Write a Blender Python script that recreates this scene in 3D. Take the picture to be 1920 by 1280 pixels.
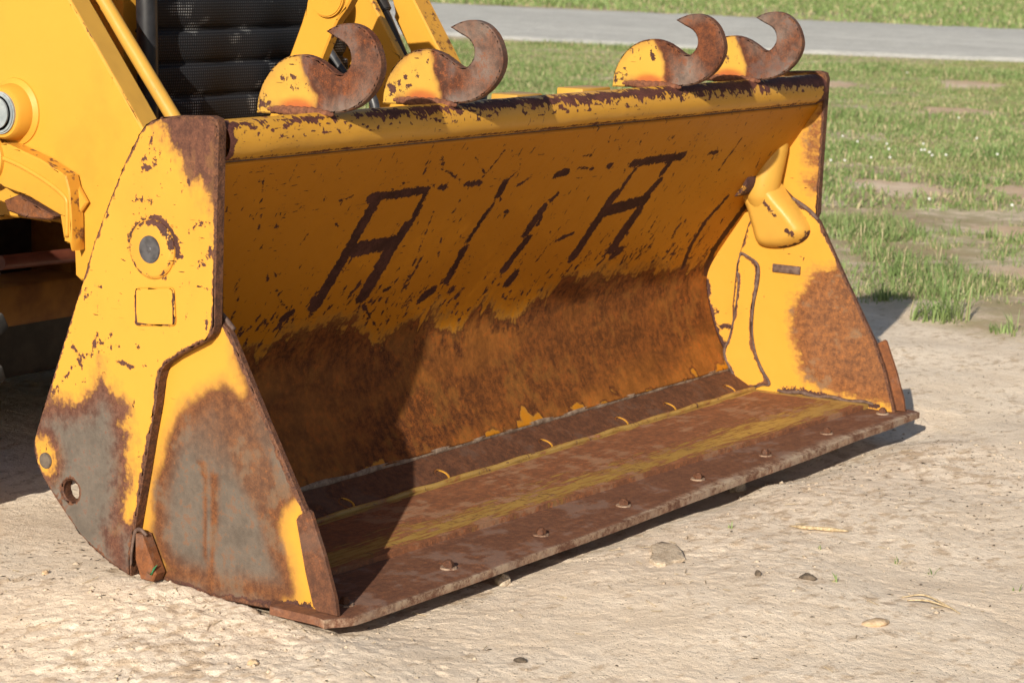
import bpy, bmesh, math, random
import numpy as np
from mathutils import Vector, Matrix

# ------------------------------------------------------------------ scene, camera, light
for o in list(bpy.data.objects):
    bpy.data.objects.remove(o, do_unlink=True)
scene = bpy.context.scene
COL = scene.collection
random.seed(7)
RNG = np.random.default_rng(7)

cam_data = bpy.data.cameras.new('camera')
cam = bpy.data.objects.new('camera', cam_data)
COL.objects.link(cam)
CAM_ROT = ((0.5632576, 0.1284995, -0.8162284), (-0.8258710, 0.1186802, -0.5512278), (0.0260377, 0.9845826, 0.1729715))
m = Matrix(CAM_ROT).to_4x4()
m.translation = Vector((-4.2255923, -2.4140238, 1.2049790))
cam.matrix_world = m
cam_data.sensor_width = 36.0
cam_data.lens = 81.8187
cam_data.clip_start = 0.05
cam_data.clip_end = 2000.0
cam_data.dof.use_dof = True
cam_data.dof.focus_distance = 4.55
cam_data.dof.aperture_fstop = 11.0
scene.camera = cam

SUN_DIR = Vector((2.3, 0.705, -1.0)).normalized()          # the way the light travels
SUN_EL = math.asin(-SUN_DIR.z)
SUN_ROT = math.atan2(-SUN_DIR.x, -SUN_DIR.y)
world = bpy.data.worlds.new('World')
scene.world = world
world.use_nodes = True
wn = world.node_tree
wn.nodes.clear()
sky = wn.nodes.new('ShaderNodeTexSky')
sky.sky_type = 'NISHITA'
sky.sun_disc = False
sky.sun_elevation = SUN_EL
sky.sun_rotation = SUN_ROT
sky.air_density = 1.0
sky.dust_density = 1.5
bg = wn.nodes.new('ShaderNodeBackground')
bg.inputs['Strength'].default_value = 0.06
wo = wn.nodes.new('ShaderNodeOutputWorld')
wn.links.new(sky.outputs[0], bg.inputs[0])
wn.links.new(bg.outputs[0], wo.inputs[0])

sun_data = bpy.data.lights.new('sun', 'SUN')
sun_data.energy = 4.2
sun_data.angle = math.radians(0.53)
sun_data.color = (1.0, 0.93, 0.80)
sun = bpy.data.objects.new('sun', sun_data)
COL.objects.link(sun)
sun.rotation_euler = SUN_DIR.to_track_quat('-Z', 'Y').to_euler()
sun.location = (-6, -3, 8)

vs = scene.view_settings
vs.view_transform = 'Standard'
vs.look = 'None'
vs.exposure = 0.68
vs.gamma = 1.0
vs.use_curve_mapping = False
scene.cycles.max_bounces = 6
scene.cycles.diffuse_bounces = 4

# ------------------------------------------------------------------ object helpers
def link(o, parent=None):
    COL.objects.link(o)
    if parent is not None:
        o.parent = parent
    return o

def tag(o, label=None, cat=None, group=None, kind=None):
    if label: o['label'] = label
    if cat: o['category'] = cat
    if group: o['group'] = group
    if kind: o['kind'] = kind
    return o

def empty(name, loc=(0, 0, 0)):
    o = bpy.data.objects.new(name, None)
    o.empty_display_size = 0.1
    o.location = loc
    return link(o)

def obj(name, me, mat, parent=None, smooth=None):
    o = bpy.data.objects.new(name, me)
    if mat is not None:
        me.materials.append(mat)
    if smooth is not None:
        me.polygons.foreach_set('use_smooth', [True] * len(me.polygons))
        if smooth < 180:
            me.set_sharp_from_angle(angle=math.radians(smooth))
    return link(o, parent)

ATTRS = {'bare': -1.0, 'mark': -1.0, 'edge': 1.0, 'rusty': 0.0, 'dust': 0.0, 'tint': 0.0}
def set_attrs(me, st=None, **kw):
    n = len(me.vertices)
    for k, dv in ATTRS.items():
        v = kw.get(k, dv)
        a = me.attributes.new(k, 'FLOAT', 'POINT')
        arr = np.empty(n, np.float32)
        arr[:] = v
        a.data.foreach_set('value', arr)
    if st is not None:
        a = me.attributes.new('st', 'FLOAT_VECTOR', 'POINT')
        arr = np.zeros((n, 3), np.float32)
        arr[:, :2] = st
        a.data.foreach_set('vector', arr.ravel())

def coords(me):
    a = np.empty(len(me.vertices) * 3, np.float32)
    me.vertices.foreach_get('co', a)
    return a.reshape(-1, 3).astype(np.float64)

# ------------------------------------------------------------------ 2-D geometry fields
def sd_poly(P, poly):
    """signed distance to a polygon, positive inside"""
    P = np.asarray(P, float); V = np.asarray(poly, float); n = len(V)
    d = np.full(len(P), 1e9); inside = np.zeros(len(P), bool)
    for i in range(n):
        a = V[i]; b = V[(i + 1) % n]; e = b - a; w = P - a
        t = np.clip((w @ e) / max(e @ e, 1e-12), 0, 1)
        q = w - t[:, None] * e
        d = np.minimum(d, (q * q).sum(1))
        c = ((a[1] > P[:, 1]) != (b[1] > P[:, 1]))
        xs = a[0] + (P[:, 1] - a[1]) * e[0] / (e[1] if abs(e[1]) > 1e-12 else 1e-12)
        inside ^= c & (P[:, 0] < xs)
    d = np.sqrt(d)
    return np.where(inside, d, -d)

def sd_line(P, pts, w, taper=0.0):
    """positive within w of a polyline"""
    P = np.asarray(P, float); best = np.full(len(P), 1e9)
    pts = [np.asarray(p, float) for p in pts]
    if len(pts) == 1: pts = pts * 2
    for a, b in zip(pts[:-1], pts[1:]):
        e = b - a; v = P - a
        t = np.clip((v @ e) / max(e @ e, 1e-12), 0, 1)
        best = np.minimum(best, np.sqrt(((v - t[:, None] * e) ** 2).sum(1)))
    return w - best

def sd_lines(P, strokes):
    r = np.full(len(P), -1.0)
    for pts, w in strokes:
        r = np.maximum(r, sd_line(P, pts, w))
    return r

def sd_many(P, strokes):
    """like sd_lines, for many short strokes: looks only at the points near each"""
    r = np.full(len(P), -1.0)
    for pts, w in strokes:
        a = np.asarray(pts, float); lo = a.min(0) - w - .012; hi = a.max(0) + w + .012
        k = np.nonzero((P[:, 0] > lo[0]) & (P[:, 0] < hi[0]) & (P[:, 1] > lo[1]) & (P[:, 1] < hi[1]))[0]
        if len(k): r[k] = np.maximum(r[k], sd_line(P[k], pts, w))
    return r

def sd_ell(P, c, rx, ry):
    q = np.sqrt(((P[:, 0] - c[0]) / rx) ** 2 + ((P[:, 1] - c[1]) / ry) ** 2)
    return (1 - q) * min(rx, ry)

def catmull(P, n=10, closed=False):
    P = np.asarray(P, float)
    Q = np.vstack([P[-1:], P, P[:2]]) if closed else np.vstack([2 * P[0] - P[1], P, 2 * P[-1] - P[-2]])
    out = []
    for i in range(1, len(Q) - 2):
        t = np.linspace(0, 1, n, endpoint=False)[:, None]
        a, b, c, d = Q[i - 1], Q[i], Q[i + 1], Q[i + 2]
        out.append(.5 * ((2 * b) + (-a + c) * t + (2 * a - 5 * b + 4 * c - d) * t ** 2 + (-a + 3 * b - 3 * c + d) * t ** 3))
    if not closed: out.append(P[-1:])
    return np.vstack(out)

_tab = np.random.default_rng(11).random((8, 256, 256))
def vnoise(x, y, seed=0):
    T = _tab[seed % 8]
    xi = np.floor(x).astype(np.int64); yi = np.floor(y).astype(np.int64)
    fx = x - xi; fy = y - yi
    fx = fx * fx * fx * (fx * (fx * 6 - 15) + 10); fy = fy * fy * fy * (fy * (fy * 6 - 15) + 10)
    s = seed * 37
    a = T[(xi + s) & 255, (yi + s) & 255]; b = T[(xi + 1 + s) & 255, (yi + s) & 255]
    c = T[(xi + s) & 255, (yi + 1 + s) & 255]; d = T[(xi + 1 + s) & 255, (yi + 1 + s) & 255]
    return (a * (1 - fx) + b * fx) * (1 - fy) + (c * (1 - fx) + d * fx) * fy - .5

def fbm(x, y, seed=0, oct=4, gain=.5):
    r = np.zeros_like(x, float); a = 1.0; f = 1.0
    for k in range(oct):
        c, s = math.cos(.6 * k + .3), math.sin(.6 * k + .3)
        r += a * vnoise((x * c - y * s) * f + 13.1 * k, (x * s + y * c) * f + 7.7 * k, seed + k)
        a *= gain; f *= 2.03
    return r

# ------------------------------------------------------------------ mesh builders
def outline_field(P, loops):
    d = np.full(len(P), 1e9)
    for L in loops:
        d = np.minimum(d, np.abs(sd_poly(P, L)))
    return d

def plate(outline, x0, x1, holes=(), cell=.012, ch=.0025, frame=None):
    """flat plate: a 2-D outline (a, b) thickened from x0 to x1 (x0 is the face with fine cells too).
    frame maps (a, b, t) arrays to xyz. Returns mesh and the per-vertex (a, b)."""
    bm = bmesh.new()
    loops = [np.asarray(outline, float)] + [np.asarray(h, float) for h in holes]
    es = []
    for L in loops:
        vv = [bm.verts.new((p[0], p[1], 0)) for p in L]
        es += [bm.edges.new((vv[i], vv[(i + 1) % len(vv)])) for i in range(len(vv))]
    bmesh.ops.triangle_fill(bm, use_beauty=True, use_dissolve=False, edges=es)
    lo = loops[0].min(0); hi = loops[0].max(0)
    if cell:
        for ax in (0, 1):
            n = int((hi[ax] - lo[ax]) / cell)
            for k in range(1, n + 1):
                co = [0, 0, 0]; no = [0, 0, 0]
                co[ax] = lo[ax] + (hi[ax] - lo[ax]) * k / (n + 1); no[ax] = 1
                bmesh.ops.bisect_plane(bm, geom=bm.verts[:] + bm.edges[:] + bm.faces[:], dist=1e-6, plane_co=co, plane_no=no)
    bmesh.ops.recalc_face_normals(bm, faces=bm.faces[:])
    bm.verts.index_update()
    bm.verts.ensure_lookup_table()
    if sum(f.normal.z for f in bm.faces) < 0:
        bmesh.ops.reverse_faces(bm, faces=bm.faces[:])
    A = np.array([v.co[:2] for v in bm.verts])
    nv = len(A)
    faces = [[v.index for v in f.verts] for f in bm.faces]
    nrm = np.zeros((nv, 2)); be = []
    for e in bm.edges:
        if len(e.link_faces) == 1:
            f = e.link_faces[0]
            vs_ = [v.index for v in f.verts]
            i, j = e.verts[0].index, e.verts[1].index
            k = vs_.index(i)
            if vs_[(k + 1) % len(vs_)] != j: i, j = j, i
            be.append((i, j))
            t = A[j] - A[i]; L = np.hypot(*t)
            if L > 1e-9:
                inn = np.array([-t[1], t[0]]) / L
                nrm[i] += inn; nrm[j] += inn
    bm.free()
    ln = np.hypot(nrm[:, 0], nrm[:, 1]); isb = ln > 1e-9
    nrm[isb] /= ln[isb][:, None]
    inset = A + nrm * ch
    bidx = {}
    for i, j in be:
        for q in (i, j):
            if q not in bidx: bidx[q] = len(bidx)
    B = np.array(list(bidx.keys()))
    nb = len(B)
    V2 = np.vstack([inset, inset, A[B], A[B]])
    T = np.r_[np.full(nv, x0), np.full(nv, x1), np.full(nb, x0 + ch * np.sign(x1 - x0)), np.full(nb, x1 - ch * np.sign(x1 - x0))]
    F = [f[::-1] for f in faces] + [[v + nv for v in f] for f in faces]
    o2 = 2 * nv; o3 = 2 * nv + nb
    for i, j in be:
        a, b = bidx[i], bidx[j]
        F.append([i, j, o2 + b, o2 + a])
        F.append([o2 + a, o2 + b, o3 + b, o3 + a])
        F.append([o3 + a, o3 + b, nv + j, nv + i])
    if frame is None:
        co = np.stack([T, V2[:, 0], V2[:, 1]], 1)
    else:
        co = frame(V2[:, 0], V2[:, 1], T)
    me = bpy.data.meshes.new('plate')
    me.from_pydata(co.tolist(), [], F)
    bm = bmesh.new(); bm.from_mesh(me)
    bmesh.ops.recalc_face_normals(bm, faces=bm.faces[:])
    bm.to_mesh(me); bm.free()
    me.update()
    ed = outline_field(V2, loops)
    ed[2 * nv:] = -.003
    return me, V2, ed

def grid_mesh(P, closed_u=False):
    """P: (nu, nv, 3) points"""
    nu, nv = P.shape[:2]
    idx = np.arange(nu * nv).reshape(nu, nv)
    a = idx if closed_u else idx[:-1]
    b = np.roll(idx, -1, 0) if closed_u else idx[1:]
    F = np.stack([a[:, :-1], b[:, :-1], b[:, 1:], a[:, 1:]], -1).reshape(-1, 4)
    return quick_mesh(P.reshape(-1, 3), F)

def quick_mesh(V, F, name='mesh'):
    V = np.asarray(V, np.float32); F = np.asarray(F, np.int32)
    me = bpy.data.meshes.new(name)
    me.vertices.add(len(V)); me.vertices.foreach_set('co', V.ravel())
    k = F.shape[1]
    me.loops.add(F.size); me.loops.foreach_set('vertex_index', F.ravel())
    me.polygons.add(len(F))
    me.polygons.foreach_set('loop_start', np.arange(0, F.size, k, dtype=np.int32))
    me.polygons.foreach_set('loop_total', np.full(len(F), k, np.int32))
    me.update(calc_edges=True)
    return me

def bm_mesh(bm, name='mesh'):
    me = bpy.data.meshes.new(name)
    bmesh.ops.recalc_face_normals(bm, faces=bm.faces[:])
    bm.to_mesh(me); bm.free()
    return me

def add_box(bm, c, s, rot=None, bevel=0.0):
    r = bmesh.ops.create_cube(bm, size=1.0)
    vs_ = r['verts']
    bmesh.ops.scale(bm, vec=s, verts=vs_)
    if bevel:
        es = list({e for v in vs_ for e in v.link_edges})
        rr = bmesh.ops.bevel(bm, geom=es, offset=bevel, segments=2, affect='EDGES', profile=.5)
        vs_ = list({v for f in rr['faces'] for v in f.verts} | {v for v in vs_ if v.is_valid})
    if rot is not None:
        bmesh.ops.rotate(bm, cent=(0, 0, 0), matrix=rot, verts=vs_)
    bmesh.ops.translate(bm, vec=c, verts=vs_)

def add_cyl(bm, a, b, r0, r1=None, seg=24, bevel=0.0):
    a = Vector(a); b = Vector(b); r1 = r0 if r1 is None else r1
    d = b - a
    q = Vector((0, 0, 1)).rotation_difference(d.normalized()).to_matrix().to_4x4()
    r = bmesh.ops.create_cone(bm, cap_ends=True, segments=seg, radius1=r0, radius2=r1, depth=d.length)
    vs_ = r['verts']
    if bevel:
        es = [e for e in {e for v in vs_ for e in v.link_edges} if any(len(f.verts) > 4 for f in e.link_faces)]
        rr = bmesh.ops.bevel(bm, geom=es, offset=bevel, segments=2, affect='EDGES')
        vs_ = list({v for f in rr['faces'] for v in f.verts} | {v for v in vs_ if v.is_valid})
    bmesh.ops.transform(bm, matrix=Matrix.Translation((a + b) / 2) @ q, verts=vs_)

def tube_mesh(pts, rad, seg=14):
    pts = catmull(pts, 8)
    n = len(pts); ring = []
    prev = None
    for i in range(n):
        t = Vector(pts[min(i + 1, n - 1)] - pts[max(i - 1, 0)]).normalized()
        u = t.orthogonal().normalized() if prev is None else (prev - t * prev.dot(t)).normalized()
        prev = u; v = t.cross(u)
        r = rad if np.isscalar(rad) else np.interp(i / (n - 1), np.linspace(0, 1, len(rad)), rad)
        ring.append([np.array(pts[i]) + r * (math.cos(a) * np.array(u) + math.sin(a) * np.array(v)) for a in np.linspace(0, 2 * math.pi, seg, endpoint=False)])
    P = np.array(ring)
    nu, nv = P.shape[:2]
    F = []
    for i in range(nu - 1):
        for j in range(nv):
            F.append([i * nv + j, i * nv + (j + 1) % nv, (i + 1) * nv + (j + 1) % nv, (i + 1) * nv + j])
    V = P.reshape(-1, 3).tolist()
    F.append(list(range(nv))[::-1]); F.append([(nu - 1) * nv + j for j in range(nv)])
    me = bpy.data.meshes.new('tube'); me.from_pydata(V, [], F); me.update()
    return me

def lathe(profile, axis_x=0.0, c=(0, 0), seg=48):
    """profile: (x, r) pairs turned about an axis along X through (y, z) = c"""
    pr = np.asarray(profile, float)
    t = np.linspace(0, 2 * np.pi, seg, endpoint=False)
    P = np.stack([np.repeat(pr[:, 0][None] + axis_x, seg, 0), c[0] + np.cos(t)[:, None] * pr[:, 1], c[1] + np.sin(t)[:, None] * pr[:, 1]], -1)
    return grid_mesh(P, closed_u=True)

# ------------------------------------------------------------------ shader helpers
class NT:
    def __init__(s, name):
        s.m = bpy.data.materials.new(name); s.m.use_nodes = True
        s.t = s.m.node_tree; s.t.nodes.clear()
        s.out = s.t.nodes.new('ShaderNodeOutputMaterial')
        s.b = s.t.nodes.new('ShaderNodeBsdfPrincipled')
        s.t.links.new(s.b.outputs[0], s.out.inputs[0])
        s._obj = None
    def set(s, sock, v):
        if isinstance(v, bpy.types.NodeSocket): s.t.links.new(v, sock)
        elif isinstance(v, (tuple, list)) and len(v) == 3 and len(sock.default_value) == 4: sock.default_value = (*v, 1)
        else: sock.default_value = v
    def co(s):
        if s._obj is None: s._obj = s.t.nodes.new('ShaderNodeTexCoord').outputs['Object']
        return s._obj
    def attr(s, name, vec=False):
        n = s.t.nodes.new('ShaderNodeAttribute'); n.attribute_name = name
        return n.outputs['Vector' if vec else 'Fac']
    def math(s, op, a, b=0.0, clamp=False):
        n = s.t.nodes.new('ShaderNodeMath'); n.operation = op; n.use_clamp = clamp
        s.set(n.inputs[0], a); s.set(n.inputs[1], b)
        return n.outputs[0]
    def add(s, *a):
        r = a[0]
        for x in a[1:]: r = s.math('ADD', r, x)
        return r
    def mul(s, *a):
        r = a[0]
        for x in a[1:]: r = s.math('MULTIPLY', r, x)
        return r
    def ss(s, x, a, b):
        n = s.t.nodes.new('ShaderNodeMapRange'); n.interpolation_type = 'SMOOTHSTEP'
        s.set(n.inputs['Value'], x); n.inputs['From Min'].default_value = a; n.inputs['From Max'].default_value = b
        return n.outputs[0]
    def scale(s, v, sc, rot=(0, 0, 0), loc=(0, 0, 0)):
        n = s.t.nodes.new('ShaderNodeMapping'); s.set(n.inputs[0], v)
        n.inputs['Scale'].default_value = sc; n.inputs['Rotation'].default_value = rot; n.inputs['Location'].default_value = loc
        return n.outputs[0]
    def noise(s, v, sc=5.0, det=4.0, rough=.55, dist=0.0, centred=True):
        n = s.t.nodes.new('ShaderNodeTexNoise'); s.set(n.inputs['Vector'], v)
        n.inputs['Scale'].default_value = sc; n.inputs['Detail'].default_value = det
        n.inputs['Roughness'].default_value = rough; n.inputs['Distortion'].default_value = dist
        return s.math('SUBTRACT', n.outputs['Fac'], .5) if centred else n.outputs['Fac']
    def voro(s, v, sc, feature='F1', rand=1.0, out='Distance'):
        n = s.t.nodes.new('ShaderNodeTexVoronoi'); n.feature = feature; s.set(n.inputs['Vector'], v)
        n.inputs['Scale'].default_value = sc; n.inputs['Randomness'].default_value = rand
        return n.outputs[out]
    def mix(s, f, a, b):
        n = s.t.nodes.new('ShaderNodeMix'); n.data_type = 'RGBA'
        s.set(n.inputs['Factor'], f); s.set(n.inputs['A'] if False else n.inputs[6], a); s.set(n.inputs[7], b)
        return n.outputs[2]
    def bump(s, h, strength=1.0, dist=1.0):
        n = s.t.nodes.new('ShaderNodeBump'); n.inputs['Strength'].default_value = strength
        n.inputs['Distance'].default_value = dist; s.set(n.inputs['Height'], h)
        s.t.links.new(n.outputs[0], s.b.inputs['Normal'])
    def done(s, col, rough=.6, metal=0.0, spec=.4):
        s.set(s.b.inputs['Base Color'], col); s.set(s.b.inputs['Roughness'], rough); s.set(s.b.inputs['Metallic'], metal)
        s.b.inputs['Specular IOR Level'].default_value = spec
        return s.m

YEL = (0.545, 0.262, 0.034)
MARKC = (0.040, 0.016, 0.012)

def metal(name, paint=YEL, ragged=1.0, streak=0.0, ssc=(40, 6), chips=.5, edgew=.006, steel=(0.20, 0.178, 0.155),
          rust_a=(0.070, 0.026, 0.012), rust_b=(0.24, 0.082, 0.020), ochre=(0.33, 0.165, 0.034), dirt=.35, scratch=.5, chip_ang=.5,
          blotch=None, spots=.6, mark=MARKC, spec=.3, fleck=None):
    n = NT(name)
    P = n.co(); st = n.attr('st', True)
    nA = n.noise(P, 3.5, 4); nB = n.noise(P, 17, 5, .6); nC = n.noise(P, 75, 5, .62); nD = n.noise(P, 330, 3, .6)
    nS = n.noise(n.scale(st, (ssc[0], ssc[1], 1)), 1.0, 5, .65)
    bare = n.add(n.attr('bare'), n.mul(nB, .085 * ragged), n.mul(nC, .05 * ragged), n.mul(nS, .10 * streak))
    tA = n.ss(bare, -.030, .004); tB = n.ss(bare, -.008, .012)
    rusty = n.attr('rusty')
    tC = n.mul(n.ss(bare, .012, .06), n.math('SUBTRACT', 1.0, rusty, True))
    # paint: faded, dusty, with small chips and hairline scratches
    dirty = tuple(c * k for c, k in zip(paint, (.80, .78, .85)))
    col = n.mix(n.mul(n.ss(n.add(nA, n.mul(nB, .4)), -.05, .25), dirt), paint, dirty)
    ch = n.noise(n.scale(st, (95, 30, 1), (0, 0, chip_ang)), 1.0, 4, .6)
    ch2 = n.noise(n.scale(st, (30, 150, 1), (0, 0, chip_ang + .5)), 1.0, 3, .6)
    chipm = n.math('MAXIMUM', n.ss(n.add(ch, n.mul(nB, .35)), .250 - .13 * chips, .275 - .13 * chips), n.ss(n.add(ch2, n.mul(nA, .3)), .265 - .12 * scratch, .285 - .12 * scratch))
    if chips > .15:
        ch3 = n.noise(n.scale(st, (14, 210, 1), (0, 0, chip_ang + 1.05)), 1.0, 3, .6)
        chipm = n.math('MAXIMUM', chipm, n.mul(n.ss(n.add(ch3, n.mul(nB, .3)), .27 - .09 * scratch, .30 - .09 * scratch), .7))
    col = n.mix(n.mul(tA, .75), col, ochre)
    rc = n.mix(n.ss(n.add(n.mul(nC, 1.0), n.mul(nS, .5), n.mul(nB, .5), n.mul(nD, .7)), -.28, .32), rust_a, rust_b)
    rc = n.mix(n.mul(n.ss(n.add(n.mul(nC, .8), n.mul(nD, .7), n.mul(nA, .7)), .13, .24), .6), rc, tuple(c * k for c, k in zip(rust_b, (1.5, 1.35, 1.1))))
    if blotch: rc = n.mix(n.mul(n.ss(n.add(nB, n.mul(nA, .8), n.mul(nS, .4)), .02, .16), blotch[1]), rc, blotch[0])
    col = n.mix(tB, col, rc)
    sc2 = n.mix(n.ss(n.add(nB, n.mul(nC, .5), n.mul(nS, .2)), -.2, .2), tuple(c * .78 for c in steel), tuple(c * 1.15 for c in steel))
    sp = n.mul(n.ss(n.add(n.mul(nC, .9), n.mul(nB, .5), n.mul(nD, .35)), .07, .15), spots)
    sc2 = n.mix(sp, sc2, fleck or rust_b)
    col = n.mix(tC, col, sc2)
    col = n.mix(n.mul(chipm, n.math('SUBTRACT', 1.0, tB, True)), col, mark)
    mk = n.add(n.attr('mark'), n.mul(nC, .026), n.mul(nB, .014), n.mul(nD, .010))
    tM = n.ss(mk, -.0010, .0010)
    col = n.mix(tM, col, n.mix(n.ss(n.add(nD, nB, n.mul(nC, .6)), -.18, .26), mark, tuple(c * 2.1 for c in mark)))
    eg = n.add(n.math('SUBTRACT', edgew, n.attr('edge')), n.mul(nC, .016), n.mul(nB, .016))
    tE = n.ss(eg, -.001, .0015)
    col = n.mix(tE, col, n.mix(n.ss(n.add(nC, nD), -.2, .25), (0.055, 0.024, 0.016), (0.15, 0.062, 0.030)))
    du = n.math('MULTIPLY', n.attr('dust'), n.ss(n.add(nC, nB, n.mul(nD, .6)), -.25, .22), True)
    col = n.mix(du, col, (0.45, 0.36, 0.26))
    ru = n.math('MAXIMUM', n.math('MAXIMUM', tM, tE), n.math('MAXIMUM', tB, n.mul(tA, .6)))
    rough = n.add(n.add(.42, n.mul(nB, .12)), n.mul(ru, .34), n.mul(tC, -.14), n.mul(du, .1))
    h = n.add(n.mul(tM, -.0007), n.mul(tE, n.add(n.mul(nC, .004), -.0006)), n.mul(tB, n.add(n.mul(nC, .0016), n.mul(nD, .0007))),
              n.mul(nA, .010), n.mul(chipm, -.0003), n.mul(nD, .00012))
    n.bump(h, .8)
    return n.done(col, rough, 0.0, spec)

def simple(name, a, b, sc=20, rough=.6, metal_=0.0, bump=.0005, det=5, spec=.4):
    n = NT(name); P = n.co()
    k = n.noise(P, sc, det, .6)
    n.bump(n.mul(k, bump), .8)
    return n.done(n.mix(n.ss(k, -.2, .2), a, b), rough, metal_, spec)

# ------------------------------------------------------------------ shapes and wear marks, in metres on each surface
SHEET_STROKES = [([(-0.593,0.135),(-0.592,0.412)],0.0118),([(-0.617,0.129),(-0.436,0.129)],0.0078),([(-0.431,0.135),(-0.42,0.208)],0.0064),([(-0.43,0.224),(-0.436,0.276)],0.0116),([(-0.592,0.267),(-0.438,0.263)],0.0131),([(-0.442,0.269),(-0.439,0.408)],0.0145),([(-0.151,0.138),(-0.146,0.166)],0.009),([(-0.145,0.173),(-0.147,0.214)],0.0032),([(-0.151,0.21),(-0.16,0.289)],0.0064),([(-0.155,0.318),(-0.143,0.401)],0.009),([(0.099,0.19),(0.091,0.203)],0.0049),([(0.077,0.227),(0.071,0.295)],0.0098),([(0.094,0.257),(0.101,0.276)],0.0042),([(0.092,0.319),(0.075,0.398)],0.0105),([(-0.391,0.125),(-0.372,0.126)],0.0041),([(-0.3,0.124),(-0.249,0.126)],0.0038),([(0.043,0.127),(0.08,0.124)],0.0084),([(0.37,0.22),(0.365,0.401)],0.0132),([(0.39,0.143),(0.388,0.18)],0.0045),([(0.387,0.192),(0.38,0.225)],0.006),([(0.359,0.123),(0.387,0.123)],0.0076),([(0.403,0.122),(0.587,0.122)],0.0091),([(0.544,0.137),(0.54,0.168)],0.0081),([(0.55,0.195),(0.53,0.239)],0.0098),([(0.387,0.267),(0.543,0.252)],0.0136),([(0.542,0.287),(0.536,0.399)],0.0138),([(0.568,0.423),(0.58,0.415)],0.0114),([(0.119,0.116),(0.189,0.124)],0.0024),([(0.25,0.122),(0.261,0.123)],0.0053),([(-0.681,0.432),(-0.665,0.421)],0.0076),([(-0.199,0.447),(-0.179,0.432)],0.0109),([(0.132,0.45),(0.135,0.43)],0.0121),([(-0.717,0.127),(-0.7,0.124),(-0.686,0.116)],0.0026),([(-0.36,0.191),(-0.328,0.31),(-0.299,0.422)],0.0015),([(-0.307,0.309),(-0.295,0.405)],0.0012),([(-0.453,0.038),(-0.423,0.073),(-0.333,0.111)],0.0015),([(-0.233,0.043),(-0.25,0.108)],0.0016),([(-0.332,0.048),(-0.251,0.101)],0.0009),([(0.835,0.079),(0.828,0.189)],0.002),([(0.288,0.323),(0.228,0.339)],0.0034),([(0.814,0.368),(0.82,0.41)],0.0026),([(0.664,0.315),(0.672,0.372)],0.0016),([(0.207,0.362),(0.198,0.399)],0.0026),([(-0.419,0.435),(-0.297,0.529)],0.0023),([(-0.768,0.337),(-0.718,0.383),(-0.667,0.417)],0.001),([(0.718,0.121),(0.756,0.121)],0.0037),([(-0.062,0.125),(-0.093,0.15)],0.0019),([(-0.075,0.222),(-0.065,0.221)],0.0035),([(-0.264,0.229),(-0.262,0.226)],0.0026),([(-0.372,0.4),(-0.354,0.396)],0.0041),([(0.105,0.08),(0.148,0.082)],0.0021)]
SHEET_WELDS = [([(0.981,0.284),(0.947,0.362),(0.959,0.447),(0.988,0.517)],0.0096),([(1.125,0.331),(1.113,0.406),(1.113,0.483),(1.14,0.55)],0.0168)]
SHEET_RUST = [(-0.829,0.495),(-0.674,0.502),(-0.654,0.459),(-0.557,0.462),(-0.491,0.452),(-0.422,0.466),(-0.355,0.513),(-0.288,0.536),(-0.228,0.519),(-0.149,0.544),(-0.158,0.488),(-0.141,0.463),(-0.08,0.534),(0.02,0.561),(0.088,0.524),(0.072,0.464),(0.1,0.468),(0.138,0.531),(0.256,0.547),(0.358,0.54),(0.35,0.488),(0.381,0.462),(0.539,0.463),(0.693,0.479),(0.827,0.492),(0.974,0.515),(1.135,0.553)]
REAR_OUT = [(0.429,0.861),(0.407,0.868),(0.37,0.873),(0.32,0.876),(0.293,0.877),(0.278,0.873),(0.272,0.858),(0.273,0.84),(0.275,0.756),(0.277,0.662),(0.279,0.558),(0.28,0.511),(0.285,0.495),(0.3,0.48),(0.331,0.464),(0.369,0.444),(0.397,0.425),(0.407,0.412),(0.413,0.393),(0.42,0.348),(0.434,0.287),(0.449,0.215),(0.465,0.142),(0.476,0.09),(0.482,0.049),(0.482,0.018),(0.494,0.021),(0.534,0.034),(0.575,0.053),(0.609,0.075),(0.643,0.105),(0.678,0.139),(0.706,0.17),(0.722,0.196),(0.729,0.218),(0.729,0.239),(0.721,0.261),(0.704,0.304),(0.675,0.374),(0.64,0.459),(0.605,0.542),(0.571,0.629),(0.531,0.711),(0.491,0.786),(0.456,0.839),(0.443,0.852)]
REAR_TOPRUST = [(0.426,0.861),(0.4,0.852),(0.402,0.826),(0.382,0.812),(0.357,0.803),(0.348,0.781),(0.335,0.76),(0.305,0.752),(0.292,0.737),(0.281,0.709),(0.278,0.69),(0.278,0.665),(0.224,0.67),(0.226,0.898),(0.31,0.893),(0.417,0.886)]
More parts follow.
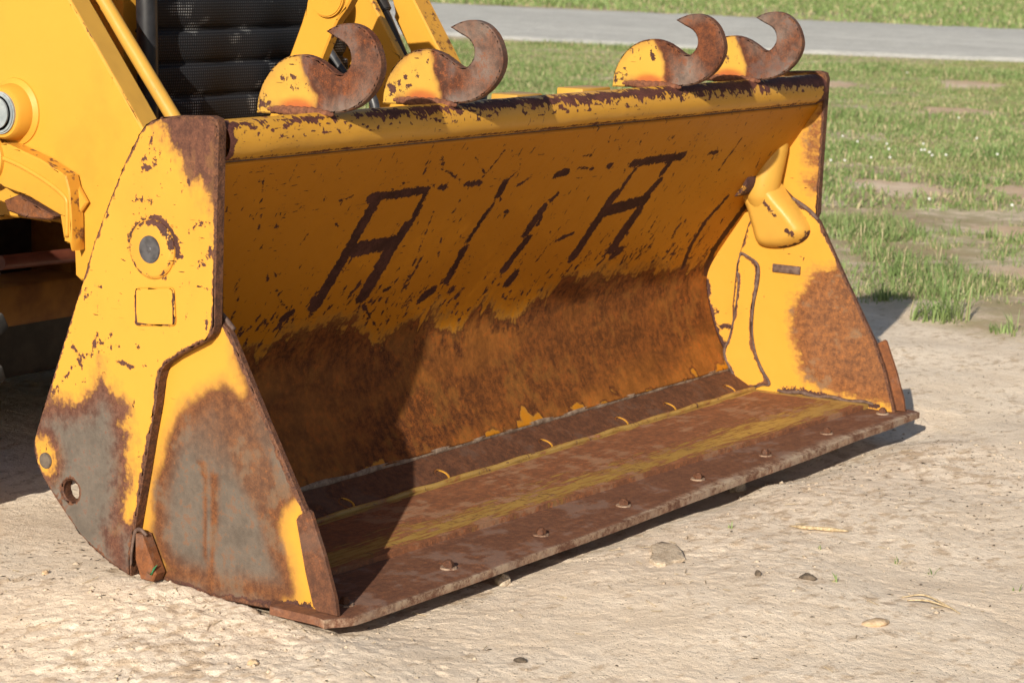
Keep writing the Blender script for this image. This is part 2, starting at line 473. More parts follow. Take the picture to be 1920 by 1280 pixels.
REAR_MARKS = [([(0.448,0.772),(0.424,0.782),(0.404,0.808)],0.0031),([(0.453,0.732),(0.453,0.714)],0.004),([(0.448,0.714),(0.417,0.719)],0.0016),([(0.413,0.747),(0.413,0.727)],0.0013),([(0.356,0.738),(0.339,0.759)],0.0018),([(0.322,0.686),(0.281,0.692)],0.0022),([(0.32,0.678),(0.283,0.69)],0.0018),([(0.322,0.607),(0.3,0.624),(0.281,0.655)],0.0031),([(0.302,0.57),(0.279,0.585)],0.0018),([(0.599,0.537),(0.582,0.548)],0.0018),([(0.597,0.524),(0.571,0.544)],0.0016),([(0.298,0.529),(0.3,0.48)],0.0031),([(0.531,0.687),(0.543,0.671)],0.0022),([(0.557,0.557),(0.553,0.547)],0.0027),([(0.468,0.726),(0.457,0.687)],0.0007),([(0.385,0.782),(0.4,0.732)],0.0011),([(0.395,0.761),(0.387,0.778)],0.0013),([(0.534,0.529),(0.532,0.528)],0.0018),([(0.512,0.522),(0.505,0.529)],0.0016),([(0.361,0.647),(0.352,0.648)],0.0018),([(0.339,0.67),(0.336,0.677)],0.0018),([(0.562,0.458),(0.553,0.471)],0.0022),([(0.546,0.447),(0.526,0.468)],0.0018),([(0.632,0.457),(0.613,0.464)],0.0013),([(0.43,0.811),(0.426,0.837)],0.0022),([(0.439,0.8),(0.448,0.786)],0.0011),([(0.632,0.437),(0.606,0.416),(0.596,0.368)],0.0022),([(0.68,0.333),(0.613,0.405),(0.547,0.437),(0.508,0.447)],0.0019),([(0.464,0.457),(0.454,0.439)],0.0031),([(0.553,0.446),(0.524,0.466)],0.0022),([(0.652,0.42),(0.662,0.404)],0.0031),([(0.573,0.434),(0.555,0.468)],0.0013),([(0.512,0.418),(0.457,0.41),(0.445,0.419)],0.0022)]
REAR_BARE = [(0.714,0.321),(0.613,0.339),(0.58,0.366),(0.557,0.417),(0.534,0.386),(0.509,0.356),(0.48,0.336),(0.486,0.301),(0.47,0.289),(0.477,0.249),(0.474,0.211),(0.48,0.152),(0.49,0.096),(0.503,0.08),(0.484,0.053),(0.445,0.021),(0.445,-0.033),(0.53,-0.049),(0.821,0.076),(0.819,0.229)]
CLAM_BARE = [(0.276,0.404),(0.318,0.387),(0.355,0.358),(0.386,0.33),(0.411,0.293),(0.427,0.253),(0.443,0.202),(0.449,0.152),(0.449,0.098),(0.437,0.056),(0.417,0.035),(0.379,0.023),(0.304,0.019),(0.194,0.025),(0.117,0.036),(0.108,0.048),(0.118,0.094),(0.142,0.136),(0.145,0.169),(0.131,0.199),(0.099,0.227),(0.021,0.24),(0.198,0.435),(0.258,0.483),(0.249,0.447),(0.231,0.403),(0.233,0.382),(0.251,0.391)]
CLAM_MARKS = [([(0.43,0.018),(0.379,0.014),(0.304,0.006),(0.194,0.014),(0.076,0.032)],0.0069)]
CLAM_DRIPS = [([(0.318,0.25),(0.323,0.076)],0.0031),([(0.305,0.233),(0.302,0.109),(0.309,0.016)],0.005),([(0.293,0.23),(0.294,0.134)],0.0038),([(0.333,0.252),(0.324,0.23)],0.0044)]
RCLAM_BARE = [(0.216,0.388),(0.267,0.362),(0.299,0.322),(0.324,0.283),(0.328,0.233),(0.318,0.173),(0.302,0.125),(0.273,0.086),(0.231,0.066),(0.164,0.051),(0.084,0.043),(0.065,0.051),(-0.034,0.029),(-0.022,0.226),(0.184,0.419)]
RCLAM_MARKS = [([(0.346,0.048),(0.257,0.047),(0.163,0.036),(0.064,0.037)],0.006),([(0.334,0.538),(0.283,0.517),(0.26,0.496)],0.0064),([(0.394,0.584),(0.38,0.567)],0.0037),([(0.375,0.552),(0.359,0.56)],0.0028),([(0.308,0.494),(0.304,0.486)],0.0064)]
RREAR_BARE = [(0.327,0.712),(0.304,0.779),(0.253,0.806),(0.238,0.539),(0.275,0.553),(0.302,0.557),(0.334,0.591),(0.328,0.658)]
RREAR_MARKS = [([(0.592,0.302),(0.588,0.277)],0.0083),([(0.604,0.281),(0.587,0.239),(0.576,0.215)],0.0101),([(0.586,0.201),(0.555,0.148),(0.532,0.119)],0.0184),([(0.546,0.187),(0.518,0.19)],0.0074),([(0.559,0.23),(0.555,0.224)],0.0046),([(0.522,0.14),(0.547,0.137)],0.0092)]
STRIP_OUT = [(0.487,0.386),(0.479,0.39),(0.438,0.37),(0.433,0.332),(0.443,0.257),(0.438,0.158),(0.406,0.087),(0.384,0.056),(0.405,0.05),(0.462,0.035),(0.497,0.075),(0.522,0.123),(0.508,0.162),(0.492,0.258),(0.488,0.321),(0.494,0.351)]
COWL_OUT = [(0.428,0.684),(0.401,0.69),(0.381,0.684),(0.371,0.664),(0.371,0.622),(0.376,0.591),(0.361,0.571),(0.326,0.535),(0.294,0.496),(0.288,0.478),(0.302,0.459),(0.334,0.435),(0.367,0.419),(0.408,0.414),(0.435,0.422),(0.451,0.451),(0.464,0.511),(0.487,0.552),(0.479,0.601),(0.447,0.646)]
PLATE_BOX = [(0.391,0.372),(0.309,0.355)]
SHEET_PROFILE = [[0.3, 0.797], [0.4, 0.652], [0.5, 0.504], [0.57, 0.4], [0.603, 0.338], [0.6075, 0.29], [0.595, 0.235], [0.567, 0.16], [0.516, 0.076]]

ARM_OUT = [(1.945,1.324),(1.344,1.226),(1.171,1.039),(0.96,0.779),(0.867,0.678),(0.912,0.584),(1.034,0.459),(1.143,0.44),(1.159,0.45),(1.163,0.52),(1.18,0.52),(1.187,0.543),(1.204,0.557),(1.305,0.56),(1.371,0.56),(1.388,0.55),(1.593,0.546),(1.973,0.601)]
CAST_OUT = [(1.607,0.752),(1.353,0.725),(1.32,0.726),(1.217,0.699),(1.143,0.67),(1.133,0.64),(1.128,0.582),(1.127,0.51),(1.133,0.525),(1.15,0.528),(1.161,0.584),(1.254,0.616),(1.33,0.63),(1.355,0.64),(1.61,0.632)]
RUSTPL = [(1.327,0.602),(1.284,0.618),(1.228,0.599),(1.169,0.581),(1.188,0.572),(1.26,0.57),(1.317,0.58)]
TRI = [(1.152,0.667),(1.109,0.613),(1.136,0.582),(1.149,0.577)]
LEVER = [(1.079,1.111),(1.056,1.154),(0.977,1.163),(0.933,1.127),(0.932,1.067),(0.947,1.042),(0.959,1.023),(0.985,0.994),(0.996,0.976),(1.033,0.9),(1.06,0.852),(1.099,0.749),(1.197,0.742),(1.157,0.834),(1.139,0.885),(1.122,0.921),(1.094,0.983),(1.081,1.02),(1.077,1.037)]
PLATE1 = [(1.311,1.105),(1.251,1.1),(1.197,1.029),(1.104,0.894),(1.035,0.792),(1.017,0.72),(1.201,0.708),(1.203,0.802),(1.289,0.864),(1.291,0.945)]
RARM = [(1.278,1.106),(1.251,1.1),(1.198,1.027),(1.116,0.907),(1.032,0.778),(1.014,0.711),(1.149,0.702),(1.208,0.896),(1.262,0.98),(1.259,0.992),(1.268,1.025)]
FLOWERS = [(8.408, 3.771), (8.158, 3.552), (8.161, 3.366), (7.825, 3.195), (7.265, 3.036), (7.35, 2.964), (8.341, 3.218), (7.924, 3.041), (7.939, 3.028), (7.828, 2.949), (7.68, 2.866), (7.767, 2.822), (10.415, 3.902), (8.916, 3.132), (8.045, 2.636), (15.731, 6.732), (6.988, 3.057), (5.657, 1.568), (5.683, 1.982), (6.928, 3.109)]
TUFTS = [
(2.797, 0.644, 120, 0.16, 0.17, 'bushy green grass tuft at the edge of the sand, right of the bucket', 101),
(3.003, 0.952, 26, 0.05, 0.1, 'small grass tuft in the shadow behind the far corner of the bucket', 102),
(2.723, 0.381, 40, 0.1, 0.09, 'low grass tuft at the edge of the sand, near the right border', 103),
(-0.119, -0.398, 5, 0.012, 0.028, 'tiny green seedling sprouting from the bare sand in front of the bucket', 200, 0.003),
(-0.073, -0.546, 5, 0.012, 0.028, 'tiny green seedling sprouting from the bare sand in front of the bucket', 201, 0.003),
(-0.084, -0.625, 5, 0.012, 0.028, 'tiny green seedling sprouting from the bare sand in front of the bucket', 202, 0.003),
(-0.083, -0.802, 5, 0.012, 0.028, 'tiny green seedling sprouting from the bare sand in front of the bucket', 203, 0.003),
(-0.074, -0.171, 5, 0.012, 0.028, 'tiny green seedling sprouting from the bare sand in front of the bucket', 204, 0.003),
(-0.322, -0.535, 5, 0.012, 0.028, 'tiny green seedling sprouting from the bare sand in front of the bucket', 205, 0.003)]
CLODS = [
(0.38, 0.066, (0.022, 0.018, 0.02), 3, 'clod', 'pale clod of sand under the cutting edge, right of the middle', 'clod'),
(-0.349, -0.492, (0.016, 0.008, 0.008), 5, 'char', 'dark bark chip lying on the sand in front of the bucket', 'bark chip'),
(-1.367, 0.02, (0.01, 0.008, 0.007), 6, 'tanstone', 'small orange-tan pebble near the bottom edge, left of the middle', 'stone'),
(-1.191, 0.685, (0.008, 0.007, 0.006), 7, 'tanstone', 'small tan pebble on the sand left of the bucket', 'stone'),
(-1.05, -0.303, (0.012, 0.006, 0.006), 8, 'char', 'dark chip on the sand below the middle of the bucket', 'bark chip'),
(-0.49, -0.699, (0.024, 0.015, 0.0065), 9, 'tanstone', 'flat orange-brown lump of clay on the sand at lower right', 'stone'),
(-0.643, 0.01, (0.02, 0.016, 0.016), 10, 'clod', 'rounded sand clod close in front of the cutting edge', 'clod'),
(-0.395, -0.407, (0.007, 0.005, 0.009), 12, 'char', 'tiny dark upright bark chip right of the mud flake', 'bark chip')]
FLAKE = [(-0.312, -0.12), (-0.276, -0.124), (-0.278, -0.161), (-0.319, -0.198), (-0.359, -0.228), (-0.388, -0.216), (-0.422, -0.219), (-0.424, -0.194), (-0.405, -0.173), (-0.359, -0.151)]
STALKS = [([(.025, -.256, .004), (.015, -.299, .006), (.025, -.337, .006), (.054, -.378, .004)], [.001, .0045, .0038, .005, .0015], 'long straw-coloured seed stalk lying on the sand at right', 'seed_stalk', 'straw', 'seed stalk'),
 ([(-.30, -.663, .003), (-.268, -.692, .008), (-.288, -.744, .007), (-.311, -.786, .003)], [.0012, .002, .002, .001], 'thin curved straw wisp on the sand near the lower right corner', 'straw', 'straw', 'straw'),
 ([(-.31, -.678, .003), (-.301, -.717, .009), (-.295, -.768, .004)], [.0012, .002, .001], 'short straight straw wisp beside the curved one on the sand at lower right', 'straw', 'straw', 'straw')]

# ------------------------------------------------------------------ materials
M = {}
M['paint'] = metal('yellow_paint_worn', chips=.45, edgew=.005)
M['plate'] = metal('side_plate_paint', chips=.5, edgew=.006, streak=.25, ssc=(60, 14), steel=(0.112, 0.092, 0.075), rust_a=(0.058, 0.023, 0.016), rust_b=(0.140, 0.056, 0.032), blotch=((0.19, 0.10, 0.03), .3))
M['clam'] = metal('front_plate_paint', rust_b=(0.165, 0.062, 0.021), chips=.2, edgew=.008, ragged=.40, steel=(0.104, 0.082, 0.065), scratch=.25, spots=.4, blotch=((0.13, 0.09, 0.058), .6))
M['inner'] = metal('inner_plate_paint', chips=.3, edgew=.006, ragged=.8, streak=.6, ssc=(25, 60), rust_a=(0.10, 0.038, 0.015), rust_b=(0.27, 0.10, 0.027), blotch=((0.16, 0.115, 0.07), .55))
M['sheet'] = metal('back_sheet_shaded_paint', fleck=(0.33, 0.095, 0.016), spec=.12, paint=(0.43, 0.165, 0.009), steel=(0.255, 0.092, 0.019), spots=.85, chips=.72, scratch=.75, edgew=.002, ragged=1.5, streak=.75, ssc=(60, 14), chip_ang=.35,  # yellow deepened so the sheet's shade is partly in the paint colour
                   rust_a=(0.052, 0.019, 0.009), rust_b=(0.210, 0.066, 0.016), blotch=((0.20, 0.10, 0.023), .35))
M['tube'] = metal('lip_tube_paint', paint=(0.53, 0.265, 0.030), chips=.6, scratch=.7, edgew=.0, chip_ang=1.4, mark=(0.062, 0.021, 0.015))
M['floor'] = metal('floor_rust', paint=(0.35, 0.215, 0.062), chips=.95, scratch=1.0, edgew=.001, streak=2.2, ssc=(11, 85), rust_a=(0.145, 0.060, 0.032), rust_b=(0.30, 0.112, 0.046), blotch=((0.31, 0.185, 0.11), .6), ragged=.5, ochre=(0.25, 0.13, 0.025), mark=(0.12, 0.06, 0.035))
M['rust'] = metal('brown_rust_steel', edgew=-.03, rust_a=(0.062, 0.026, 0.015), rust_b=(0.145, 0.056, 0.026), blotch=((0.105, 0.062, 0.045), .5), streak=.4, ssc=(20, 20))
M['lip'] = metal('worn_cutting_edge', edgew=-.03, rust_a=(0.105, 0.045, 0.027), rust_b=(0.20, 0.083, 0.042), blotch=((0.21, 0.135, 0.105), .6), streak=.8, ssc=(6, 40))
M['orange'] = metal('orange_rust_steel', edgew=.003, rust_a=(0.10, 0.037, 0.016), rust_b=(0.21, 0.073, 0.024), blotch=((0.12, 0.085, 0.07), .45))
M['hook'] = metal('hook_paint_rust', paint=(0.50, 0.285, 0.045), chips=.7, edgew=.001, ragged=.45, rust_a=(0.050, 0.017, 0.009), rust_b=(0.160, 0.048, 0.016), blotch=((0.088, 0.062, 0.058), .55), dirt=.7)
M['weld'] = simple('weld_bead_rust', (0.085, 0.030, 0.016), (0.20, 0.075, 0.035), 90, .85, 0, .003)
M['pale_weld'] = simple('pale_worn_weld', (0.12, 0.075, 0.05), (0.30, 0.22, 0.16), 60, .7, 0, .004)
M['dark_weld'] = simple('dark_weld', (0.06, 0.032, 0.024), (0.135, 0.085, 0.065), 70, .7, 0, .004)
M['pin'] = simple('pin_face_steel', (0.035, 0.033, 0.035), (0.10, 0.095, 0.10), 40, .5, .3, .0006)
M['grey_pin'] = simple('zinc_pin', (0.27, 0.31, 0.33), (0.46, 0.50, 0.51), 30, .42, .35, .0004)
M['clean'] = metal('machine_yellow_paint', paint=(0.56, 0.272, 0.034), chips=.12, scratch=.14, edgew=-.001, dirt=.55)
M['clean_dusty'] = metal('machine_yellow_dusty', paint=(0.50, 0.27, 0.045), chips=.2, scratch=.1, edgew=-.02, dirt=.6)
M['black'] = simple('black_plastic', (0.012, 0.012, 0.014), (0.022, 0.022, 0.025), 30, .45, 0, .0003)
M['rubber'] = simple('tyre_rubber', (0.022, 0.021, 0.020), (0.06, 0.055, 0.05), 25, .85, 0, .002)
M['hose'] = simple('black_hose', (0.02, 0.02, 0.022), (0.05, 0.05, 0.055), 50, .4, 0, .0005)
M['darkred'] = simple('red_brown_rod', (0.09, 0.022, 0.014), (0.15, 0.045, 0.025), 14, .5, 0, .0005)
M['axle'] = simple('shaded_axle_paint', (0.12, 0.045, 0.010), (0.25, 0.115, 0.02), 9, .65, 0, .001)  # axle colour darkened to carry the shade under the machine
M['grease'] = simple('greasy_black', (0.010, 0.009, 0.009), (0.035, 0.028, 0.024), 16, .5, 0, .002)

# perforated black radiator guard
n = NT('perforated_guard'); P = n.co()
q = n.scale(P, (1, 1, 1), (0, 0, 0))
holes = n.voro(n.scale(P, (150, 0.01, 150)), 1.0, 'F1', .05)
hm = n.ss(holes, .36, .24)
glint_patch = n.ss(n.noise(P, 11, 2), .09, .16)
colg = n.mix(hm, (0.010, 0.010, 0.012), n.mix(glint_patch, (0.032, 0.033, 0.037), (0.20, 0.20, 0.20)))  # paler dots and patches paint in light glinting on and through the mesh
n.bump(n.mul(hm, .0006), 1.0)
M['guard'] = n.done(colg, .6, .0, .15)

# ------------------------------------------------------------------ the ground
BUCKET_F = [(-1.12, 0.03), (1.18, 0.03), (1.18, 0.55), (-1.12, 0.55)]
def veg(x, y):
    """how far inside the grassy side a point is (metres, ragged)"""
    d = .84 * x - .54 * y - 2.13
    return d + .55 * fbm(x * 1.1, y * 1.1, 3, 3) + .25 * fbm(x * 4, y * 4, 5, 2)

BARE_PATCH = [((6.55, 2.5), .62, .20), ((6.75, 1.95), .40, .20), ((5.2, 1.35), .40, .12), ((4.1, .95), .3, .10), ((14.3, 6.9), .7, .3), ((12.0, 4.6), .8, .25), ((15.5, 6.0), .8, .3)]
PD = np.array([.87, .50])
def barepatch(x, y):
    r = np.full(x.shape, -9.0); x = x + .25 * fbm(x * 1.7, y * 1.7, 1, 3); y = y + .2 * fbm(x * 1.7 + 9, y * 1.7, 2, 3)
    for c, a, b in BARE_PATCH:
        dx = x - c[0]; dy = y - c[1]
        u = dx * .5 - dy * .87; v = dx * PD[0] + dy * PD[1]
        r = np.maximum(r, 1 - np.sqrt((u / (a * .40)) ** 2 + (v / (b * 1.9)) ** 2))
    return r + .55 * fbm(x * 3, y * 3, 2, 3) + .45 * fbm(x * 9, y * 9, 4, 2)

def ground_h(x, y):
    near = np.exp(-(((x + .3) / 4.5) ** 2 + ((y - .3) / 4.5) ** 2))
    h = np.full(x.shape, -.018)
    h += .038 * np.exp(-(((x + 1.14) / .30) ** 2 + ((y - .40) / .26) ** 2))
    h += .014 * np.exp(-(((x + 1.30) / .22) ** 2 + ((y + .05) / .25) ** 2))
    h += .020 * np.exp(-(((x + .45) / .55) ** 2 + ((y + .42) / .20) ** 2))
    h -= (.020 + .020 * np.clip((x + .2) / .5, 0, 1)) * np.exp(-((y - .05) / .12) ** 2) * np.clip((x + .85) / .4, 0, 1) * np.clip((1.5 - x) / .3, 0, 1)
    h += .010 * np.exp(-(((x - .42) / .10) ** 2 + ((y + .0) / .05) ** 2))
    h += .055 * fbm(x * .7, y * .7, 1, 3) * (.25 + .4 * near)
    rough = np.clip(1.0 - ((x - y) + 1.25) / .9, .30, 1.0)
    S = np.clip(.45 + 2.2 * fbm(x * 1.2 + 4, y * 1.2, 6, 2), .05, 1.0) * rough       # crumbled areas against smooth, packed ones
    uu = x * .56 - y * .83; vv = x * .83 + y * .56
    h += .016 * fbm(x * 2.3, y * 2.3, 2, 2) * near
    h += .0050 * fbm(uu * 6, vv * 9, 3, 3) * near * (.45 + .4 * S)
    h += .0022 * (.25 + S) * fbm(x * 33, y * 33, 5, 3) * near
    h += .0030 * (.3 + S) * fbm(x * 80, y * 80, 7, 2) * near
    h -= .008 * np.clip(fbm(x * 38 + 5, y * 38, 1, 2) - .30, 0, .5) * near * (.2 + S) * 2
    cv = vnoise(x * 5.5 + .35 * vnoise(x * 21, y * 21, 2), y * 6.5 + .35 * vnoise(x * 21 + 9, y * 21, 3), 4)
    cm = np.clip(vnoise(x * 3.1 + 2, y * 3.1, 5) * 4 - .35, 0, 1) * (.35 + .65 * S)
    h -= .0085 * np.exp(-(cv / .026) ** 2) * cm * near
    h += .006 * np.clip(cv * 6, -1, 1) * cm * np.exp(-(cv / .12) ** 2) * near
    cl = vnoise(x * 17, y * 17, 3) + .5 * vnoise(x * 37, y * 37, 1)
    h += .016 * np.clip(cl - .36, 0, .3) * near * np.clip(S - .2, 0, 1) * 1.2
    P = np.stack([x.ravel(), y.ravel()], 1)
    hh = h.ravel()
    # flattened where the bucket lies
    inside = sd_poly(P, BUCKET_F)
    k = np.clip((inside + .03) / .06, 0, 1)
    hh = np.where(inside > -.03, np.minimum(hh, hh * (1 - k) + (-.022) * k), hh)
    h = hh.reshape(x.shape)
    far = np.hypot(x, y)
    return h + .25 * fbm(x * .08, y * .08, 2, 2) * np.clip((far - 8) / 20, 0, 1)

def axis(segs, outer0, outer1):
    a = [segs[0][0]]
    for lo, hi, st in segs:
        n_ = max(1, int(round((hi - lo) / st))); a += list(np.linspace(lo, hi, n_ + 1)[1:])
    a = np.array(a)
    def grow(start, first, end, sg):
        out = []; p = start; d = first
        while abs(p) < abs(end): d *= 1.09; p = p + sg * d; out.append(p)
        return out
    lo = grow(a[0], segs[0][2], outer0, -1)[::-1]; hi = grow(a[-1], segs[-1][2], outer1, 1)
    return np.concatenate([lo, a, hi])
gx = axis([(-2.1, -.1, .0062), (-.1, 1.5, .010), (1.5, 9.0, .030)], -900, 900)
gy = axis([(-1.35, .62, .0062), (.62, 3.6, .022)], -900, 900)
GX, GY = np.meshgrid(gx, gy, indexing='ij')
GZ = ground_h(GX, GY)
me = grid_mesh(np.stack([GX, GY, GZ], -1))
fx, fy = GX.ravel(), GY.ravel()
vg = np.clip(veg(fx, fy) * 1.5 + .3, 0, 1)
for k, v in (('soil', vg), ('bare', np.clip(barepatch(fx, fy), -1, 1))):
    a = me.attributes.new(k, 'FLOAT', 'POINT'); a.data.foreach_set('value', v.astype(np.float32))
n = NT('sandy_ground'); P = n.co()
nA = n.noise(P, 1.6, 5, .6); nB = n.noise(P, 9, 6, .62); nC = n.noise(P, 48, 6, .68); nD = n.noise(P, 210, 4, .7)
sv = n.voro(P, 85, 'F1', 1.0)
c = n.mix(n.ss(n.add(nA, n.mul(nB, .7)), -.22, .20), (0.69, 0.555, 0.42), (0.82, 0.69, 0.55))
c = n.mix(n.mul(n.ss(n.add(nB, n.mul(nA, .5), n.mul(nC, .5)), .10, .26), .75), c, (0.46, 0.33, 0.215))
c = n.mix(n.mul(n.ss(n.add(nC, n.mul(nD, .6)), .10, .26), .45), c, (0.34, 0.25, 0.17))
nM = n.noise(n.scale(P, (20, 34, 20), (0, 0, .6)), 1.0, 5, .65)
c = n.mix(n.mul(n.ss(n.add(nM, n.mul(nA, .6)), .02, .18), .75), c, (0.49, 0.355, 0.235))
c = n.mix(n.mul(n.ss(n.add(nC, n.mul(nB, .3)), -.08, -.26), .5), c, (0.80, 0.70, 0.57))
speck = n.mul(n.ss(sv, .20, .12), n.ss(n.noise(P, 26, 3), -.02, .08))
c = n.mix(n.mul(speck, .75), c, (0.10, 0.075, 0.05))
so = n.attr('soil')
c = n.mix(n.mul(so, n.ss(n.add(nA, n.mul(nB, .6)), -.25, .15)), c, n.mix(n.ss(n.add(nB, nC), -.2, .2), (0.35, 0.235, 0.15), (0.52, 0.375, 0.245)))
red = n.mul(so, n.ss(n.attr('bare'), -.1, .5), n.ss(nA, -.2, .1))
c = n.mix(n.mul(red, .6), c, (0.60, 0.43, 0.29))
turf = n.mul(so, n.ss(n.attr('bare'), .05, -.35), n.ss(n.add(nB, n.mul(nC, .6)), -.22, .12))
c = n.mix(n.mul(turf, .55), c, (0.235, 0.235, 0.105))
h = n.add(n.mul(nB, .010), n.mul(nC, .011), n.mul(nD, .0030), n.mul(speck, -.004))
n.bump(h, .6)
M['sand'] = n.done(c, .95, 0, .15)
g = obj('ground', me, M['sand'], smooth=180)
tag(g, 'pale dry sandy ground with cracks and crumbs under the bucket', kind='structure')

def gz(x, y):
    return float(ground_h(np.array([[x]], float), np.array([[y]], float))[0, 0])

# gravel road across the back
RO = [((17.915, 13.473), (25.073, 18.621)), ((19.711, 7.201), (26.524, 9.961))]
def road_mesh():
    a0, b0 = np.array(RO[0][0]), np.array(RO[0][1]); a1, b1 = np.array(RO[1][0]), np.array(RO[1][1])
    t = np.concatenate([np.linspace(-6, -1, 20), np.linspace(-1, 4, 260)[1:], np.linspace(4, 10, 20)[1:]]); s = np.linspace(0, 1, 40)
    A = a0 + (a1 - a0) * t[:, None]; B = b0 + (b1 - b0) * t[:, None]
    wob = .022 * fbm(t * 9, t * 0, 1, 3); wob2 = .018 * fbm(t * 9, t * 0 + 5, 2, 3)
    S = s[None] * (1 + wob2 - wob)[:, None] + wob[:, None]
    XY = A[:, None] * (1 - S[..., None]) + B[:, None] * S[..., None]
    z = ground_h(XY[..., 0], XY[..., 1]) + .03 + .05 * np.sin(np.pi * s)[None] + .012 * fbm(XY[..., 0] * 3, XY[..., 1] * 3, 1, 3)
    z[:, 0] -= .08; z[:, -1] -= .08
    return grid_mesh(np.concatenate([XY, z[..., None]], -1))
n = NT('pale_gravel'); P = n.co()
nA = n.noise(P, .5, 5, .6); nB = n.noise(P, 4, 6, .7); nC = n.noise(P, 25, 4, .7)
tr = n.noise(n.scale(P, (1.6, .12, 1), (0, 0, math.radians(16))), 1.0, 3)
c = n.mix(n.ss(n.add(nB, n.mul(nA, .6), nC), -.3, .3), (0.42, 0.405, 0.375), (0.55, 0.535, 0.495))
c = n.mix(n.mul(n.ss(tr, .0, .18), .5), c, (0.60, 0.58, 0.54))
n.bump(n.add(n.mul(nC, .02), n.mul(nB, .02)), .8)
M['gravel'] = n.done(c, .95, 0, .15)
tag(obj('road', road_mesh(), M['gravel'], smooth=180), 'pale grey gravel road running across behind the bucket', kind='structure')
# ------------------------------------------------------------------ the loader bucket
bucket = empty('loader_bucket', (0, 0, 0))
tag(bucket, 'wide worn yellow loader bucket with four rusty hooks along its top lip, resting on sand', 'loader bucket')
def part(name, me, mat, smooth=35, parent=None):
    return obj(name, me, mat, parent or bucket, smooth)

A_IN, A_OUT = 1.150, 1.175
def smooth_loop(P, n=4): return catmull(P, n, True)

PIN_C = (0.696, 0.205); HOLE_C = (0.633, 0.156); BOSS_C = (0.4245, 0.632)
def circle(c, r, n=28, ry=None): return [(c[0] + r * math.cos(t), c[1] + (ry or r) * math.sin(t)) for t in np.linspace(0, 2 * math.pi, n, endpoint=False)]

# rear (upper) side plates, one at either end
def rear_fields_left(A, ed):
    bare = sd_poly(A, REAR_BARE) - .008
    bare = np.minimum(bare, -sd_ell(A, (PIN_C[0] + .006, PIN_C[1] + .006), .030, .034) * 1.6)
    bare = np.maximum(bare, sd_poly(A, [(.53, .14), (.452, .115), (.40, .10), (.40, -.05), (.53, -.05)]))
    top = sd_poly(A, REAR_TOPRUST)
    mark = np.maximum(sd_lines(A, REAR_MARKS), -.5)
    ring = .0042 - np.abs(np.hypot(A[:, 0] - BOSS_C[0], A[:, 1] - BOSS_C[1]) - .056) - .006 * np.clip((BOSS_C[1] - A[:, 1]) / .05, -.3, 1)
    mark = np.maximum(mark, ring)
    scuff = sd_line(A, [(.392, .672), (.372, .650), (.365, .628)], .009)
    mark = np.maximum(mark, scuff)
    # seam side: a rust line just along the notch edge
    return dict(bare=np.maximum(bare, top), mark=mark, rusty=np.clip(top * 60 + .2, 0, 1), edge=ed)
me, A, ed = plate(REAR_OUT, -A_OUT, -A_IN, holes=[circle(HOLE_C, .0205)], cell=.0085, ch=.003)
set_attrs(me, A, **rear_fields_left(A, ed))
o = part('rear_side_plate', me, M['plate']); o['label'] = 'rear side plate with round hole, torch-cut rusty top corner and bare grey tail'
me, A, ed = plate(REAR_OUT, A_OUT, A_IN, holes=[circle(HOLE_C, .0205)], cell=.0085, ch=.003)
b = np.minimum(sd_poly(A, RREAR_BARE), .02) - .012
toprust = sd_poly(A, [(.45, .835), (.34, .862), (.292, .83), (.285, .75), (.281, .70), (.2, .70), (.2, .9), (.45, .9)])
set_attrs(me, A, bare=np.maximum(b, toprust), rusty=1.0, mark=sd_lines(A, RREAR_MARKS), edge=ed)
o = part('rear_side_plate', me, M['inner']); o['label'] = 'far rear side plate seen from inside, yellow with rust streaks near its front edge'

# front (clam) side plates
CLAM_OUT = [(.272, .503), (.262, .492), (.180, .350), (.090, .200), (.060, .135), (.040, .075), (.024, .024), (.07, .018), (.19, .008), (.30, .004), (.38, .007), (.436, .020), (.475, .055), (.50, .13), (.507, .25), (.50, .36), (.47, .47), (.42, .565), (.395, .588), (.345, .548), (.30, .523)]
def clam(sign):
    me, A, ed = plate(CLAM_OUT, sign * A_IN, sign * (A_IN - .016), cell=.0085, ch=.0025)
    if sign < 0:
        bare = np.maximum(sd_poly(A, CLAM_BARE), sd_poly(A, [(.420, .050), (.12, .050), (.135, .03), (.10, -.02), (.44, -.02)]))
        drip = sd_lines(A, CLAM_DRIPS)
        rusty = np.clip(.15 + drip * 260 + .9, 0, 1) * (drip > -.004)
        topr = np.clip(1 - (np.hypot((A[:, 0] - .25) / .17, (A[:, 1] - .33) / .11)), 0, 1) * .9
        fr = np.clip(1 - sd_poly(A, [(.26, .40), (.10, .16), (.13, .10), (.24, .25), (.30, .36)]) * -40, 0, 1) * .8
        set_attrs(me, A, bare=bare, rusty=np.clip(np.maximum(rusty, np.maximum(topr, fr)), 0, 1), mark=sd_lines(A, CLAM_MARKS), edge=ed)
        o = part('front_side_plate', me, M['clam']); o['label'] = 'front side plate, yellow rim round a bare grey middle with rust drips'
    else:
        bare = sd_poly(A, RCLAM_BARE)
        set_attrs(me, A, bare=bare, rusty=np.clip(.95 - .0 * bare, 0, 1), mark=sd_lines(A, RCLAM_MARKS), edge=ed)
        o = part('front_side_plate', me, M['inner']); o['label'] = 'far front side plate seen from inside with a rusty orange front half'
    return o
clam(-1); clam(1)

# wear bars on the front edges
BAR_OUT = [(.100, .186), (.094, .195), (.074, .207), (.068, .204), (.036, .130), (.012, .062), (.006, .0295), (.050, .0295), (.060, .037), (.078, .095)]
for s in (-1, 1):
    me, A, ed = plate(BAR_OUT, s * (A_IN + .013), s * (A_IN + .001), cell=None, ch=.002)
    set_attrs(me, A, bare=1.0, rusty=1.0, edge=1.0)
    o = part('wear_bar', me, M['rust'] if s < 0 else M['orange'])

